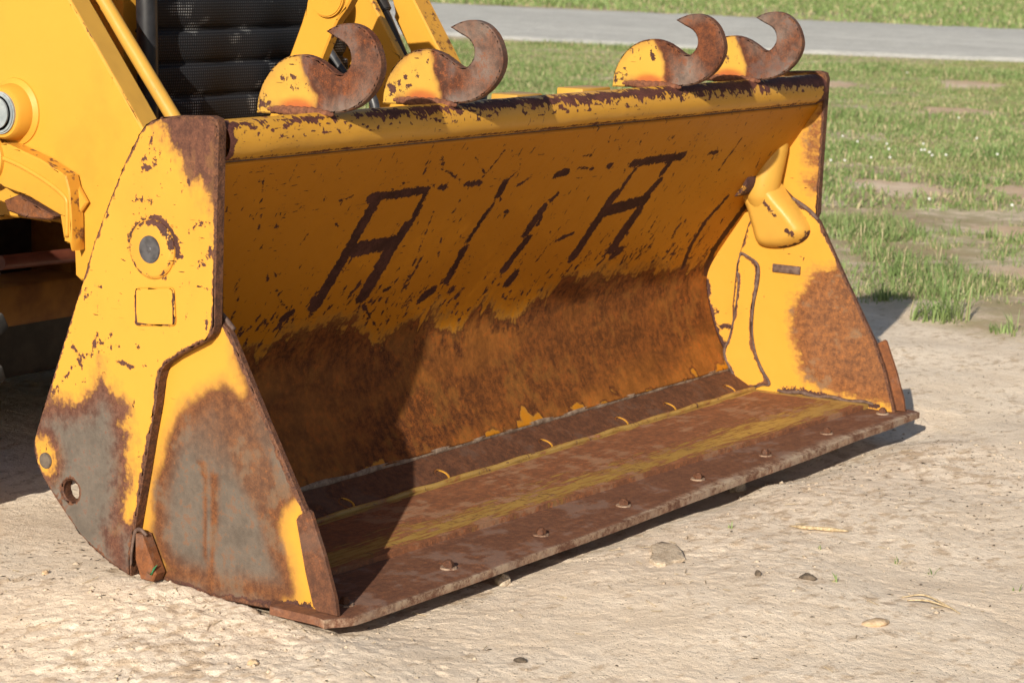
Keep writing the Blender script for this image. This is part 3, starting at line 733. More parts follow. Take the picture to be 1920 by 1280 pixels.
# back sheet
prof = catmull(SHEET_PROFILE, 30)
ps = np.r_[0, np.cumsum(np.hypot(*np.diff(prof, axis=0).T))]
SL = ps[-1]
nv = 210; nu = 520
us = np.linspace(-A_IN + .001, A_IN - .001, nu); sv_ = np.linspace(0, SL, nv)
py = np.interp(sv_, ps, prof[:, 0]); pz = np.interp(sv_, ps, prof[:, 1])
ty = np.gradient(py); tz = np.gradient(pz); ln = np.hypot(ty, tz); ny, nz = tz / ln, -ty / ln
XX, SS = np.meshgrid(us, sv_, indexing='ij')
dent = .004 * fbm(XX * 2.2, SS * 3, 2, 2)
if ny[nv // 4] > 0: ny, nz = -ny, -nz                 # towards the opening (-Y, +Z)
Pm = np.stack([XX, py[None] + ny[None] * dent, pz[None] + nz[None] * dent], -1)
me = grid_mesh(Pm)
ST = np.stack([XX.ravel(), SS.ravel()], 1)
rl = np.array(SHEET_RUST)[:-1]
def rust_s(x):
    x0 = rl[:, 0]; o_ = np.argsort(x0)
    return np.interp(x, x0[o_], rl[o_, 1])
b_line = rust_s(ST[:, 0])
b_line = np.where(ST[:, 0] > .62, b_line - .02 * np.clip((ST[:, 0] - .62) * 2, 0, 1), b_line)
bare = (ST[:, 1] - b_line) * .85 - .012
bare = np.minimum(bare, .05 + .2 * (ST[:, 1] - b_line))
flake = np.maximum(-.1, .020 - (SL - .012 - ST[:, 1])) * 1.0
fl = .42 * fbm(ST[:, 0] * 12, ST[:, 1] * 14, 3, 3) + .25 * fbm(ST[:, 0] * 30, ST[:, 1] * 30, 4, 2)
flake_d = fl * .16 - (SL - ST[:, 1] - .004) * .85 - .013
bare = np.minimum(bare, -flake_d * 3)
mark = sd_lines(ST, [(p_, w_ * (1.45 if w_ > .003 else .9) + .0006) for p_, w_ in SHEET_STROKES])
welds = sd_lines(ST, SHEET_WELDS)
mark = np.maximum(mark, welds)
r_ = np.random.default_rng(77); dabs = []
for q in range(330):                                       # dabs of bare metal thinning out above the rust
    x = r_.uniform(-1.12, 1.1); d = abs(r_.normal(0, .055)); s0 = float(rust_s(np.array([x]))[0]) - d - .005
    l_ = r_.uniform(.006, .034); a = r_.normal(.12, .22)
    dabs.append(([(x, s0), (x + l_ * math.sin(a), s0 - l_ * math.cos(a))], r_.uniform(.0002, .0034) * (1 - min(d / .2, .7))))
for q in range(120):                                       # chips and short scratches all over
    x = r_.uniform(-1.12, 1.1); s0 = r_.uniform(.02, .50); l_ = .004 + .035 * r_.random() ** 2.5; a = r_.normal(.35, .55)
    dabs.append(([(x, s0), (x + l_ * math.sin(a), s0 + l_ * math.cos(a))], r_.uniform(.0000, .0016)))
mark = np.maximum(mark, np.where(ST[:, 1] < b_line + .01, sd_many(ST, dabs), -1))
rustyv = np.clip(.42 + 1.9 * fbm(ST[:, 0] * 2.6, ST[:, 1] * 7, 6, 4), 0, .8)
low = np.clip((ST[:, 1] - (SL - .14)) / .12, 0, 1)
rustyv = np.clip(rustyv + .5 * low * np.clip(-ST[:, 0] + .2, 0, 1), 0, 1)
set_attrs(me, ST, bare=bare, mark=mark, rusty=rustyv)
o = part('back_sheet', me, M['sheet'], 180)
o.modifiers.new('thickness', 'SOLIDIFY').thickness = .012
o.modifiers[0].offset = -1 if True else 1

# rolled lip tube
TC, TR = (.3035, .831), .037
nu, nvv = 1250, 56
xs = np.linspace(-A_IN + .001, A_IN - .001, nu); th = np.linspace(0, 2 * np.pi, nvv, endpoint=False)
XX, TH = np.meshgrid(xs, th, indexing='xy')
Rr = TR + .0012 * fbm(XX * 7, np.cos(TH) * 2, 4, 2)
Pm = np.stack([XX, TC[0] - np.cos(TH) * Rr, TC[1] + np.sin(TH) * Rr], -1)
me = grid_mesh(Pm, closed_u=True)
x_ = XX.ravel(); t_ = TH.ravel()
arc = (t_ - math.radians(52)) * TR                         # distance from the worn ridge line
wid = np.interp(x_, [-1.15, -1.10, -1.04, -1.0, -.94, -.86, -.80, -.72, -.66, -.3, .2, .6, 1.15], [.012, .006, .002, -.008, .005, .006, -.006, .003, .008, .011, .014, .017, .019])
wear = wid - np.abs(arc) + .014 * fbm(x_ * 22, t_ * 2.5, 2, 3) + .014 * fbm(x_ * 75, t_ * 2, 5, 2) + .012 * fbm(x_ * 210, t_ * 2.2, 6, 2)
endr = .02 - np.minimum(np.abs(x_ + A_IN), np.abs(x_ - A_IN)) + .02 * fbm(x_ * 30, t_ * 3, 1, 2)
t2 = (t_ - math.radians(15)) * TR
wear2 = -.0045 - np.abs(t2) * .12 + .020 * fbm(x_ * 60, t_ * 6, 7, 3) + .006 * fbm(x_ * 160, t_ * 9, 3, 2)
seamd = .0022 - np.abs((t_ - math.radians(-58 + 360)) * TR) + .004 * fbm(x_ * 20, t_ * 3, 3, 2)
mk = np.maximum(np.maximum(wear, endr), np.maximum(wear2, seamd))
set_attrs(me, np.stack([x_, t_ * TR], 1), mark=mk)
part('lip_tube', me, M['tube'], 180)
# thin seam bead under the tube
pts = [(x, .2955 + .0006 * math.sin(x * 60), .7955) for x in np.linspace(-A_IN + .002, A_IN - .002, 120)]
me = tube_mesh(pts, .0035, 6); part('weld_bead', me, M['dark_weld'], 180)

# kick plate with countersunk holes; local (X, t) in its plane
K0 = np.array((.516, .076)); K1 = np.array((.430, .034)); KL = np.hypot(*(K1 - K0)); kt = (K1 - K0) / KL; kn = np.array((kt[1], -kt[0]))
if kn[1] < 0: kn = -kn
KX = [-1.0, -.573, -.241, .166, .499, .728, 1.035]
ktc = float((np.array((.452, .045)) - K0) @ kt)
fr = lambda a, b_, t: np.stack([a, K0[0] + kt[0] * b_ + kn[0] * t, K0[1] + kt[1] * b_ + kn[1] * t], 1)
me, A, ed = plate([(-A_IN + .002, .004), (1.128, .004), (1.128, KL), (-A_IN + .002, KL)], .004, -.010, holes=[circle((x, ktc), .0185, 22) for x in KX], cell=.016, ch=.0015, frame=fr)
set_attrs(me, A, bare=1.0, rusty=1.0, edge=1.0)
kick = part('kick_plate', me, M['rust'])
for x in KX:                                               # hole rims, yellow on the right only as a painted sunlit crescent; sunk plugs
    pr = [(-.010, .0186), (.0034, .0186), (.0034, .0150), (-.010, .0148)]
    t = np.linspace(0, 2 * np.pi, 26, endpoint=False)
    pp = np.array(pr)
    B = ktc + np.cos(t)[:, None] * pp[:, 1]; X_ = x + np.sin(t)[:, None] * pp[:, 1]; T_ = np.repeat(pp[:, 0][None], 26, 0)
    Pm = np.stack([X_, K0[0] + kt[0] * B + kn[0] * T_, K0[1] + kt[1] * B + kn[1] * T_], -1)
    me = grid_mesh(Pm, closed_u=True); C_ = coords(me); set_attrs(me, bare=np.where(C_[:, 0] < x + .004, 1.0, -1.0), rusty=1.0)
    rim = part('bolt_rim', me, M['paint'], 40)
    bm = bmesh.new(); c0 = np.array((x, *(K0 + kt * ktc - kn * .012))); c1 = np.array((x, *(K0 + kt * ktc + kn * .0020)))
    add_cyl(bm, c0, c1, .0149, seg=20, bevel=.001); me = bm_mesh(bm); set_attrs(me, bare=1.0, rusty=1.0)
    part('bolt_plug', me, M['rust'], 40)
# fillet beads above and below it
for yz, r, m_ in (((.513, .0790), .0085, 'pale_weld'), ((.428, .0375), .007, 'floor')):
    pts = [(x, yz[0] + .001 * math.sin(x * 47), yz[1] + .0012 * math.sin(x * 31 + 1)) for x in np.linspace(-A_IN + .004, 1.128, 140)]
    me = tube_mesh(pts, r, 8); set_attrs(me, coords(me)[:, :2], bare=-.02 if m_ == 'floor' else 1.0)
    part('weld_bead', me, M[m_], 180)

# floor plate: its front edge runs slightly skew
fxs = np.linspace(-A_IN + .017, A_IN - .017, 300); tt = np.linspace(0, 1, 46)
fy_ = np.interp(fxs, [-1.15, 1.15], [.182, .098])
Yf = .426 + (fy_[:, None] - .426) * tt[None]
Xf = np.repeat(fxs[:, None], 46, 1)
Zf = .0355 + .004 * tt[None] + .0015 * fbm(Xf * 3, Yf * 5, 3, 2)
def slab(X, Y, Z, th):
    nu_, nv_ = X.shape
    top = np.stack([X, Y, Z], -1); bot = top.copy(); bot[..., 2] -= th
    P2 = np.concatenate([top, bot[:, ::-1]], 1)
    me = grid_mesh(np.concatenate([P2, P2[:, :1]], 1))
    bm = bmesh.new(); bm.from_mesh(me)
    bmesh.ops.remove_doubles(bm, verts=bm.verts[:], dist=1e-6)
    bmesh.ops.holes_fill(bm, edges=[e for e in bm.edges if len(e.link_faces) == 1], sides=0)
    bmesh.ops.recalc_face_normals(bm, faces=bm.faces[:])
    bm.to_mesh(me); bm.free()
    return me, None
me, _ = slab(Xf, Yf, Zf, .012)
c = coords(me)
yfr = np.interp(c[:, 0], [-1.15, 1.15], [.182, .098])
tb = (c[:, 1] - yfr)
wb = np.interp(c[:, 0], [-1.1, -.7, 0, 1.1], [.035, .045, .05, .06])
tb = tb - .010
band = wb - np.abs(tb - wb * .62)
bare = -(band * .62 + .020 * fbm(c[:, 0] * 6, c[:, 1] * 20, 2, 3)) + .004
bare = np.maximum(bare, .016 - tb * 1.3)
rear = c[:, 1] - .408
bare = np.where(rear > 0, np.minimum(bare, -.014), bare)
side = .03 - (1.135 - c[:, 0]); bare = np.where(side > 0, np.minimum(bare, -.05), bare)
bare = np.clip(bare, -.05, .06)
set_attrs(me, np.stack([c[:, 0], c[:, 1]], 1), bare=bare, rusty=1.0)
part('floor_plate', me, M['floor'], 40)

# bolt-on cutting edge
cx = np.linspace(-A_IN - .036, A_IN + .042, 420); ct = np.linspace(0, 1, 30)
back = np.interp(cx, [-1.19, -1.1, 1.19], [.135, .195, .115])
front = -.016 + .004 * fbm(cx * 3, cx * 0, 2, 3) + .030 * np.exp(-((cx + 1.19) / .035) ** 2) - .008 * np.sin((cx + 1.19) / 2.38 * math.pi)
Yc = back[:, None] + (front - back)[:, None] * ct[None]
Xc = np.repeat(cx[:, None], 30, 1)
Zc = .0285 - .003 * np.clip((ct[None] - .8) / .2, 0, 1) ** 2 + .001 * fbm(Xc * 4, Yc * 14, 4, 2)
me, _ = slab(Xc, Yc, Zc, .015)
c = coords(me)
fr_ = np.interp(c[:, 0], cx, front)
dst = np.clip(1 - (c[:, 1] - fr_ - .006) / np.interp(c[:, 0], [-1.2, -.2, .1, .6, .9, 1.2], [.012, .003, .022, .035, .02, .005]), 0, 1)
dst = np.where(c[:, 1] - fr_ < .002, .62 + .5 * fbm(c[:, 0] * 5, c[:, 0] * 0, 3, 3), dst * .8 * (c[:, 0] > -.25))
dst = np.where((c[:, 2] < .016) & (c[:, 1] - fr_ < .002), .35, dst)
set_attrs(me, np.stack([c[:, 0], c[:, 1]], 1), bare=1.0, rusty=1.0, dust=dst)
part('cutting_edge', me, M['lip'], 40)

# bolts along the cutting edge
bxs = np.linspace(-1.096, 1.096, 8)
wm = None
for i, x in enumerate(bxs):
    y = .041; z = .0285
    bm = bmesh.new()
    pr = [(0, .021), (.003, .020), (.004, .017)]
    add_cyl(bm, (x, y, z - .001), (x, y, z + .0025), .0170, .0155, seg=24)
    me = bm_mesh(bm); set_attrs(me, bare=1.0, rusty=1.0, dust=.55)
    w = part('washer', me, M['lip'], 40)
    bm = bmesh.new()
    add_cyl(bm, (x, y, z + .0025), (x, y, z + .013), .0108, .0100, seg=6, bevel=.0016)
    bmesh.ops.rotate(bm, cent=(x, y, z), matrix=Matrix.Rotation(i * .7, 3, 'Z'), verts=bm.verts)
    add_cyl(bm, (x, y, z + .012), (x, y, z + .016), .0065, .006, seg=12, bevel=.001)
    me = bm_mesh(bm); set_attrs(me, bare=1.0, rusty=1.0)
    part('bolt', me, M['rust'], 40)

# side features: cast seam strips on the inside, pivot cowls, small plate
def inflate(outline, x0, height, sign, soft, cell=.006, pw=.5):
    bm = bmesh.new()
    vv = [bm.verts.new((0, p[0], p[1])) for p in outline]
    es = [bm.edges.new((vv[i], vv[(i + 1) % len(vv)])) for i in range(len(vv))]
    bmesh.ops.triangle_fill(bm, use_beauty=True, use_dissolve=False, edges=es)
    A_ = np.array(outline); lo = A_.min(0); hi = A_.max(0)
    for ax in (0, 1):
        k = int((hi[ax] - lo[ax]) / cell)
        for q in range(1, k + 1):
            co = [0, 0, 0]; no = [0, 0, 0]; co[ax + 1] = lo[ax] + (hi[ax] - lo[ax]) * q / (k + 1); no[ax + 1] = 1
            bmesh.ops.bisect_plane(bm, geom=bm.verts[:] + bm.edges[:] + bm.faces[:], dist=1e-6, plane_co=co, plane_no=no)
    me = bm_mesh(bm); C_ = coords(me)
    d = np.maximum(sd_poly(C_[:, 1:], outline), 0)
    t = np.clip(d / soft, 0, 1)
    hgt = height(C_[:, 1], C_[:, 2]) if callable(height) else height
    C_[:, 0] = x0 + sign * hgt * (1 - (1 - t) ** 2) ** pw
    me.vertices.foreach_set('co', C_.astype(np.float32).ravel()); me.update()
    return me, C_[:, 1:], d
BELL = [(.461, .588), (.431, .603), (.391, .597), (.351, .553), (.315, .515), (.288, .473), (.306, .439), (.367, .417), (.430, .421), (.451, .468), (.466, .515), (.488, .558)]
cowl_outline = smooth_loop(BELL, 5)
for s in (-1, 1):
    X0 = s * (A_IN - .016)
    me, A, d = inflate(cowl_outline, X0 - 0 * s, lambda y, z: .040 + .026 * np.clip((z - .44) / .15, 0, 1), -s, .030, .005, .6)
    mk = np.maximum(sd_lines(A, [([(.462, .578), (.435, .556), (.40, .540), (.365, .505)], .0030), ([(.335, .47), (.32, .46)], .006), ([(.43, .55), (.428, .545)], .006)]), -.5)
    rim_ = np.where((A[:, 1] < .47) & (A[:, 0] < .375), .0062 - d + .003 * fbm(A[:, 0] * 25, A[:, 1] * 25, 2, 2), -.5)
    set_attrs(me, A, mark=np.maximum(mk, rim_ - .002), edge=1.0)
    cowl = part('pivot_cowl', me, M['clean_dusty'], 180)
    me = tube_mesh([(X0 - s * .016, .388, .712), (X0 - s * .020, .398, .680), (X0 - s * .024, .404, .64), (X0 - s * .028, .412, .595), (X0 - s * .026, .420, .560), (X0 - s * .010, .42, .52)], [.034, .042, .042, .043, .045, .035], 22)
    set_attrs(me, coords(me)[:, 1:]); obj('cowl_neck', me, M['clean_dusty'], cowl, 180)
    strip = smooth_loop(STRIP_OUT, 3)
    me, A, ed = plate(strip, X0, X0 - s * .007, cell=.010, ch=.003)
    set_attrs(me, A, mark=np.where(A[:, 1] < .075, .03 - A[:, 1] * .4 + .004, -.5) * 0 - .5, edge=ed)
    part('seam_strip', me, M['inner'])
    rr = .0042
    pts = [(X0 - s * .003, p[0], p[1]) for p in strip[::2]]
    pts.append(pts[0])
    jj = np.random.default_rng(3)
    keep = pts
    me = tube_mesh(keep, [rr * q for q in (1, .7, 1.5, .5, 1.1, .6, 1.3, 1.4, .6, 1.2, .5)], 7)
    part('weld_bead', me, M['dark_weld'], 180)
    (y1, z1), (y0, z0) = PLATE_BOX
    bm = bmesh.new(); add_box(bm, (X0 - s * .003, (y0 + y1) / 2, .363), (.006, .080, .021), bevel=.001)
    me = bm_mesh(bm); part('small_plate', me, M['dark_weld'], 35)
    # fillet along the floor
    pts = [(X0 - s * .001, y, .042 + .0025 * math.sin(y * 70)) for y in np.linspace(.085, .36, 60)]
    me = tube_mesh(pts, [.004, .006, .005, .006, .004], 8); part('weld_bead', me, M['dark_weld'], 180)
    # notch weld where the two plates overlap
    pts = [(X0 + s * .001, y, z) for y, z in ((.345, .549), (.315, .533), (.288, .516), (.268, .499))]
    me = tube_mesh(pts, [.004, .006, .005], 8); part('weld_bead', me, M['dark_weld'], 180)
    # pivot ring in the back sheet
    me = lathe([(-s * .045, .036), (-s * .045, .045), (-s * .042, .047), (s * .05, .047), (s * .05, .036)], s * 1.065, (.462, .597), 40)
    set_attrs(me, mark=.004, edge=1.0)
    ringo = part('pivot_ring', me, M['paint'], 40)
    bm = bmesh.new(); add_cyl(bm, (s * 1.065 - s * .040, .462, .597), (s * 1.065 + s * .05, .462, .597), .036, seg=32)
    me = bm_mesh(bm); set_attrs(me); obj('pivot_core', me, M['paint'], ringo, 40)

# outside bosses of both ends
for s in (-1, 1):
    X0 = s * A_OUT
    me = lathe([(0, .054), (s * .003, .0535), (s * .007, .050), (s * .0085, .046), (s * .0085, .0)], X0, BOSS_C, 56)
    C_ = coords(me); A = C_[:, 1:]
    rr = np.hypot(A[:, 0] - BOSS_C[0], A[:, 1] - BOSS_C[1]); an = np.arctan2(A[:, 1] - BOSS_C[1], -(A[:, 0] - BOSS_C[0]))
    ww = np.where((an > .05) & (an < 1.4), .0055, np.where(an > 1.4, .0018, .0002))
    mk = ww - np.abs(rr - .049) + .003 * fbm(A[:, 0] * 60, A[:, 1] * 60, 2, 2)
    set_attrs(me, A, mark=mk, edge=1.0)
    boss = part('pivot_boss', me, M['paint'], 30)
    bm = bmesh.new(); add_cyl(bm, (X0 + s * .004, *BOSS_C), (X0 + s * .0105, *BOSS_C), .0262, .0245, seg=40, bevel=.0012)
    add_cyl(bm, (X0 + s * .0103, *BOSS_C), (X0 + s * .0122, *BOSS_C), .006, .004, seg=12)
    obj('pin', bm_mesh(bm), M['pin'], boss, 40)
    sq = [(.466, .558), (.372, .569), (.367, .500), (.467, .489)]
    sqr = []
    for i in range(4):
        p = np.array(sq[i]); a_ = np.array(sq[i - 1]); b_ = np.array(sq[(i + 1) % 4])
        ua = (a_ - p) / np.hypot(*(a_ - p)); ub = (b_ - p) / np.hypot(*(b_ - p))
        for t in np.linspace(0, 1, 5): sqr.append(tuple(p + ua * .010 * (1 - t) ** 2 + ub * .010 * t ** 2))
    me, A, ed = plate(sqr, X0, X0 + s * .0045, cell=.006, ch=.003)
    lft = np.where((A[:, 0] > .457) | (A[:, 1] < .501) | (A[:, 0] < .377) & (A[:, 1] < .56), 1.0, 0.0)
    mk = np.where(lft > 0, .0062 - np.abs(ed - .005) + .005 * fbm(A[:, 0] * 50, A[:, 1] * 50, 4, 2), -.5)
    set_attrs(me, A, mark=mk, edge=1.0)
    part('cover_pad', me, M['paint'])
    bm = bmesh.new(); add_cyl(bm, (X0 - s * .004, *PIN_C), (X0 + s * .004, *PIN_C), .0158, .0150, seg=28, bevel=.0012)
    part('pin', bm_mesh(bm), simple('rusty_pin_head', (0.07, 0.052, 0.040), (0.13, 0.10, 0.075), 60, .7) if s < 0 else M['rust'], 40)
    # stop block at the foot of the seam
    me, A, ed = plate([(.463, .104), (.447, .104), (.412, .036), (.420, .020), (.450, .020), (.464, .055)], X0 - s * .022, X0 + s * .007, cell=None, ch=.003)
    set_attrs(me, A, bare=1.0, rusty=1.0, edge=1.0)
    part('stop_block', me, M['orange'])
    # weld round the block
    pts = [(X0 + s * .0, y, z) for y, z in ((.480, .04), (.476, .075), (.468, .106), (.454, .111), (.440, .103))]
    me = tube_mesh(pts, [.0022, .003, .004, .003], 8); part('weld_bead', me, M['dark_weld'], 180)

# lifting hooks welded along the tube
HOOK = [(.455, .857), (.451, .889), (.436, .921), (.412, .948), (.380, .966), (.345, .972), (.313, .966), (.287, .954), (.266, .942), (.250, .941), (.238, .951), (.231, .966), (.234, .984), (.246, .997), (.266, 1.006), (.290, 1.0175), (.270, 1.027), (.248, 1.033), (.225, 1.033), (.201, 1.025), (.181, 1.008), (.168, .985), (.162, .960), (.167, .936), (.182, .911), (.204, .891), (.228, .878), (.258, .870), (.30, .866), (.36, .860)]
hk = []
sharp = {0, 15, 29}
HH = np.array(HOOK)
segs_ = [(0, 15), (15, 29)]
for a_, b_ in segs_:
    hk += list(catmull(HH[a_:b_ + 1], 4)[:-1])
hk.append(HH[29])
def hook_mesh(x, k):
    me, A, ed = plate(hk, x, x + .022, cell=.006, ch=.003)
    r = np.random.default_rng(40 + k); o = r.random(2) * 30
    boundary = np.interp(A[:, 1], [.86, .90, .94, .98], [.315, .318, .335, .352]) + .016 * fbm(A[:, 0] * 20 + o[0], A[:, 1] * 20 + o[1], 2, 3)
    bare = (boundary - A[:, 0]) * 2.2 - .004
    bare = np.maximum(bare, np.where((A[:, 0] > .300) & (A[:, 0] < .425), (.874 - A[:, 1]) * 1.6, -1))
    bare = np.maximum(bare, np.where(A[:, 1] > .885, .003 + .012 * fbm(A[:, 0] * 30 + o[1], A[:, 1] * 30, 3, 2) - ed * 1.6 - np.maximum(A[:, 0] - .42, 0) * .3, -1))
    nk = [9, 6, 5, 7][k]; L_ = []
    for q in range(nk):
        y = r.uniform(.33, .44); z = r.uniform(.885, .955); a = r.uniform(-.5, 2.4); l_ = r.uniform(.003, .016)
        L_.append(([(y, z), (y + l_ * math.cos(a), z + l_ * math.sin(a))], r.uniform(.0004, .0020)))
    L_.append(([(.445, .872), (.425, .878)], [.004, .001, .003, .002][k]))
    if k == 1: L_ += [([(.435, .893), (.425, .887)], .006), ([(.43, .893), (.40, .885), (.385, .90)], .0022)]
    if k == 2: L_ += [([(.452, .891), (.41, .884)], .0018), ([(.352, .945), (.345, .925)], .006)]
    heat = sd_ell(A, (.355, .872), .050, .024)
    set_attrs(me, A, mark=sd_lines(A, L_), bare=np.clip(bare, -.2, .05), rusty=np.clip(.78 + .7 * fbm(A[:, 0] * 14 + o[0], A[:, 1] * 14, 3, 3), .2, 1), edge=np.maximum(ed, .001), tint=np.clip(heat * 75, 0, .8))
    return me
# the weld heat has turned the paint orange-red: its own colour in the hook material
mt = M['hook'].node_tree
bs = [x for x in mt.nodes if x.type == 'BSDF_PRINCIPLED'][0]
src = bs.inputs['Base Color'].links[0].from_socket
mx = mt.nodes.new('ShaderNodeMix'); mx.data_type = 'RGBA'
at = mt.nodes.new('ShaderNodeAttribute'); at.attribute_name = 'tint'
mt.links.new(at.outputs['Fac'], mx.inputs['Factor']); mt.links.new(src, mx.inputs[6]); mx.inputs[7].default_value = (0.36, 0.075, 0.022, 1)
mt.links.new(mx.outputs[2], bs.inputs['Base Color'])
weld_pts = [(-.001 + .0008 * math.sin(k * 1.7), y, .8665 + .0012 * math.sin(k * 2.3)) for k, y in enumerate(np.linspace(.425, .268, 26))]
weld_me = tube_mesh(weld_pts, [.003, .008, .0095, .009, .010, .008, .003], 9)
weld_me.polygons.foreach_set('use_smooth', [True] * len(weld_me.polygons))
HOOK_X = (-.86, -.47, .41, .79)
HOOK_L = ['leftmost hook, in front of the tilt lever, with a chipped yellow heel', 'second hook along the lip, with a grey scuff on its yellow heel', 'third hook along the lip, overlapping the last one', 'last hook, beside the far corner of the lip']
for i, x in enumerate(HOOK_X):
    h_ = obj('lifting_hook', hook_mesh(x, i), M['hook'], bucket, 30)
    h_['label'] = HOOK_L[i]
    w_ = obj('weld_bead', weld_me, M['weld'] if i == 0 else None, h_)
    w_.location = (x, 0, 0)
# lugs on the back of the lip
for x0, x1, zz in ((-.07, .03, .861), (.19, .31, .864)):
    bm = bmesh.new(); add_box(bm, ((x0 + x1) / 2, .43, zz - .04), (x1 - x0, .07, .08), bevel=.004)
    me = bm_mesh(bm); set_attrs(me, edge=.01); part('stiffener_lug', me, M['clean_dusty'], 35)
# ------------------------------------------------------------------ the machine behind the bucket
loader = empty('backhoe_loader', (0, 2.0, 0))
tag(loader, 'yellow backhoe loader front end with black perforated grille, standing behind the bucket', 'loader')
def lpart(name, me, mat, smooth=35, parent=None, **kw):
    if 'bare' not in me.attributes: set_attrs(me, coords(me)[:, 1:], **kw)
    o = obj(name, me, mat, parent or loader, smooth)
    if parent is None or parent is loader: o.location = (0, -2.0, 0)
    return o
def lplate(name, outl, x0, x1, mat, cell=.03, ch=.004, parent=None, **kw):
    me, A, ed = plate(outl, x0, x1, cell=cell, ch=ch)
    set_attrs(me, A, edge=np.maximum(ed, .0005), **kw)
    return lpart(name, me, mat, 35, parent)

for s in (-1, 1):
    if s < 0:
        arm = lplate('loader_arm', ARM_OUT, -.63, -.57, M['clean'])
    else:
        arm = lplate('loader_arm', RARM + [(1.40, .72), (1.9, .80), (2.3, 1.05), (2.3, 1.55), (1.6, 1.40)] if False else RARM, .63, .70, M['clean'])
# rear run of the far arm, out of sight behind the frame top
lplate('arm_rear', [(1.262, 1.02), (1.25, 1.10), (1.29, 1.20), (2.2, 1.62), (2.3, 1.45), (1.5, 1.08)], .632, .70, M['clean'])
# front flange strip of the left arm (a narrow darker cap plate)
def strip_between(y0z0, y1z1, x0, x1, th):
    (ya, za), (yb, zb) = y0z0, y1z1
    d = np.array((yb - ya, zb - za)); d /= np.hypot(*d); nn = np.array((d[1], -d[0]))
    return [(ya, za), (yb, zb), (yb + nn[0] * th, zb + nn[1] * th), (ya + nn[0] * th, za + nn[1] * th)]
lplate('arm_flange', strip_between((1.344, 1.231), (1.174, 1.043), 0, 0, -.006) , -.628, -.568, M['clean_dusty'], cell=.004)
lplate('arm_flange', strip_between((1.172, 1.041), (.963, .783), 0, 0, -.006), -.628, -.568, M['clean_dusty'], cell=.03)
# boss and pin on the left arm
bc = (1.335, .792)
me = lathe([(-.63, .074), (-.634, .073), (-.640, .062), (-.668, .058), (-.674, .053), (-.674, 0)], 0, bc, 48)
boss2 = lpart('arm_boss', me, M['clean'], 35)
bm = bmesh.new(); add_cyl(bm, (-.670, *bc), (-.682, *bc), .046, seg=40, bevel=.003); add_cyl(bm, (-.680, *bc), (-.688, *bc), .038, seg=40, bevel=.004)
me = bm_mesh(bm); lpart('pin', me, M['grey_pin'], 35, boss2)
# lower link casting
cast = lplate('link_casting', CAST_OUT, -.632, -.672, M['clean'], cell=.02, ch=.003)
pts = [(-.672, *p) for p in ((1.50, .71), (1.335, .694), (1.23, .665), (1.150, .628), (1.139, .60), (1.140, .54))]
me = tube_mesh(pts, .0055, 10); set_attrs(me); obj('casting_ridge', me, M['clean'], cast, 180)
me = lathe([(-.668, .058), (-.680, .056), (-.684, .050), (-.684, 0)], 0, (1.385, .69), 40); set_attrs(me); obj('link_boss', me, M['clean'], cast, 35)
lplate('gusset', TRI, -.632, -.645, M['clean'], cell=None)
lplate('wear_plate', RUSTPL, -.60, -.676, M['orange'], cell=.012, ch=.003, bare=1.0, rusty=1.0)
# tilt lever in the middle, with its pin
lev = lplate('tilt_lever', LEVER, .05, .082, M['clean'], cell=.03, ch=.004)
bm = bmesh.new(); add_cyl(bm, (.052, 1.012, 1.049), (.038, 1.012, 1.049), .050, seg=48, bevel=.003); me = bm_mesh(bm); set_attrs(me)
obj('lever_pin', me, M['clean'], lev, 35)
# inner plate of the far arm
lplate('arm_plate', PLATE1, .45, .474, M['clean'], cell=.03)
lplate('cross_tube', [(.98, .55), (1.18, .55), (1.22, .62), (1.18, .70), (1.0, .70), (.95, .62)], -.52, .63, M['clean'], cell=.08)
# hydraulic pipe along the inside of the left arm
me = tube_mesh([(-.50, 1.352, 1.217), (-.50, 1.199, 1.037), (-.50, .995, .798), (-.50, .87, .65)], .0165, 16)
lpart('hydraulic_pipe', me, M['clean_dusty'], 180)
# hoses between lever and far arm
for (x, pts) in ((.20, [(1.30, .98), (1.16, .90), (1.12, .78), (1.05, .66)]), (.235, [(1.32, 1.0), (1.20, .90), (1.15, .80), (1.08, .64)]), (.30, [(1.25, .95), (1.15, .84), (1.075, .80), (1.05, .70)])):
    me = tube_mesh([(x, *p) for p in pts], .0125, 12); lpart('hydraulic_hose', me, M['hose'], 180)
bm = bmesh.new(); add_cyl(bm, (.56, 1.32, 1.14), (.56, 1.15, .84), .013, seg=20); add_cyl(bm, (.56, 1.30, 1.10), (.56, 1.24, .995), .022, seg=24, bevel=.003)
lpart('tilt_cylinder', bm_mesh(bm), M['grease'], 40)
# bonnet and the black guard across its front
bm = bmesh.new(); add_box(bm, (0.02, 1.95, 1.10), (.70, 1.30, 1.02), bevel=.02)
me = bm_mesh(bm); hood = lpart('bonnet', me, M['clean'], 35)
gu = np.linspace(-.36, .40, 90); gzv = np.linspace(.60, 1.60, 260)
GX_, GZ_ = np.meshgrid(gu, gzv, indexing='ij')
ph = (GZ_ - .893) / .0765
fr2 = ph - np.floor(ph)
lou = .010 * np.clip(np.sin(np.pi * np.clip(fr2 / .88, 0, 1)), 0, 1) ** .45 + .010 * np.clip(fr2 / .88, 0, 1) - .010 * (fr2 > .88)
GY_ = 1.225 - lou - .02 * np.cos(GX_ / .38 * 1.4) + .02 - .004 * np.sin(GX_ * 30)
me = grid_mesh(np.stack([GX_, GY_, GZ_], -1))
lpart('radiator_guard', me, M['guard'], 180)
me = tube_mesh([(-.352, 1.212, 1.60), (-.352, 1.212, 1.2), (-.350, 1.208, .9), (-.348, 1.21, .60)], .024, 16)
lpart('guard_frame', me, M['black'], 180)
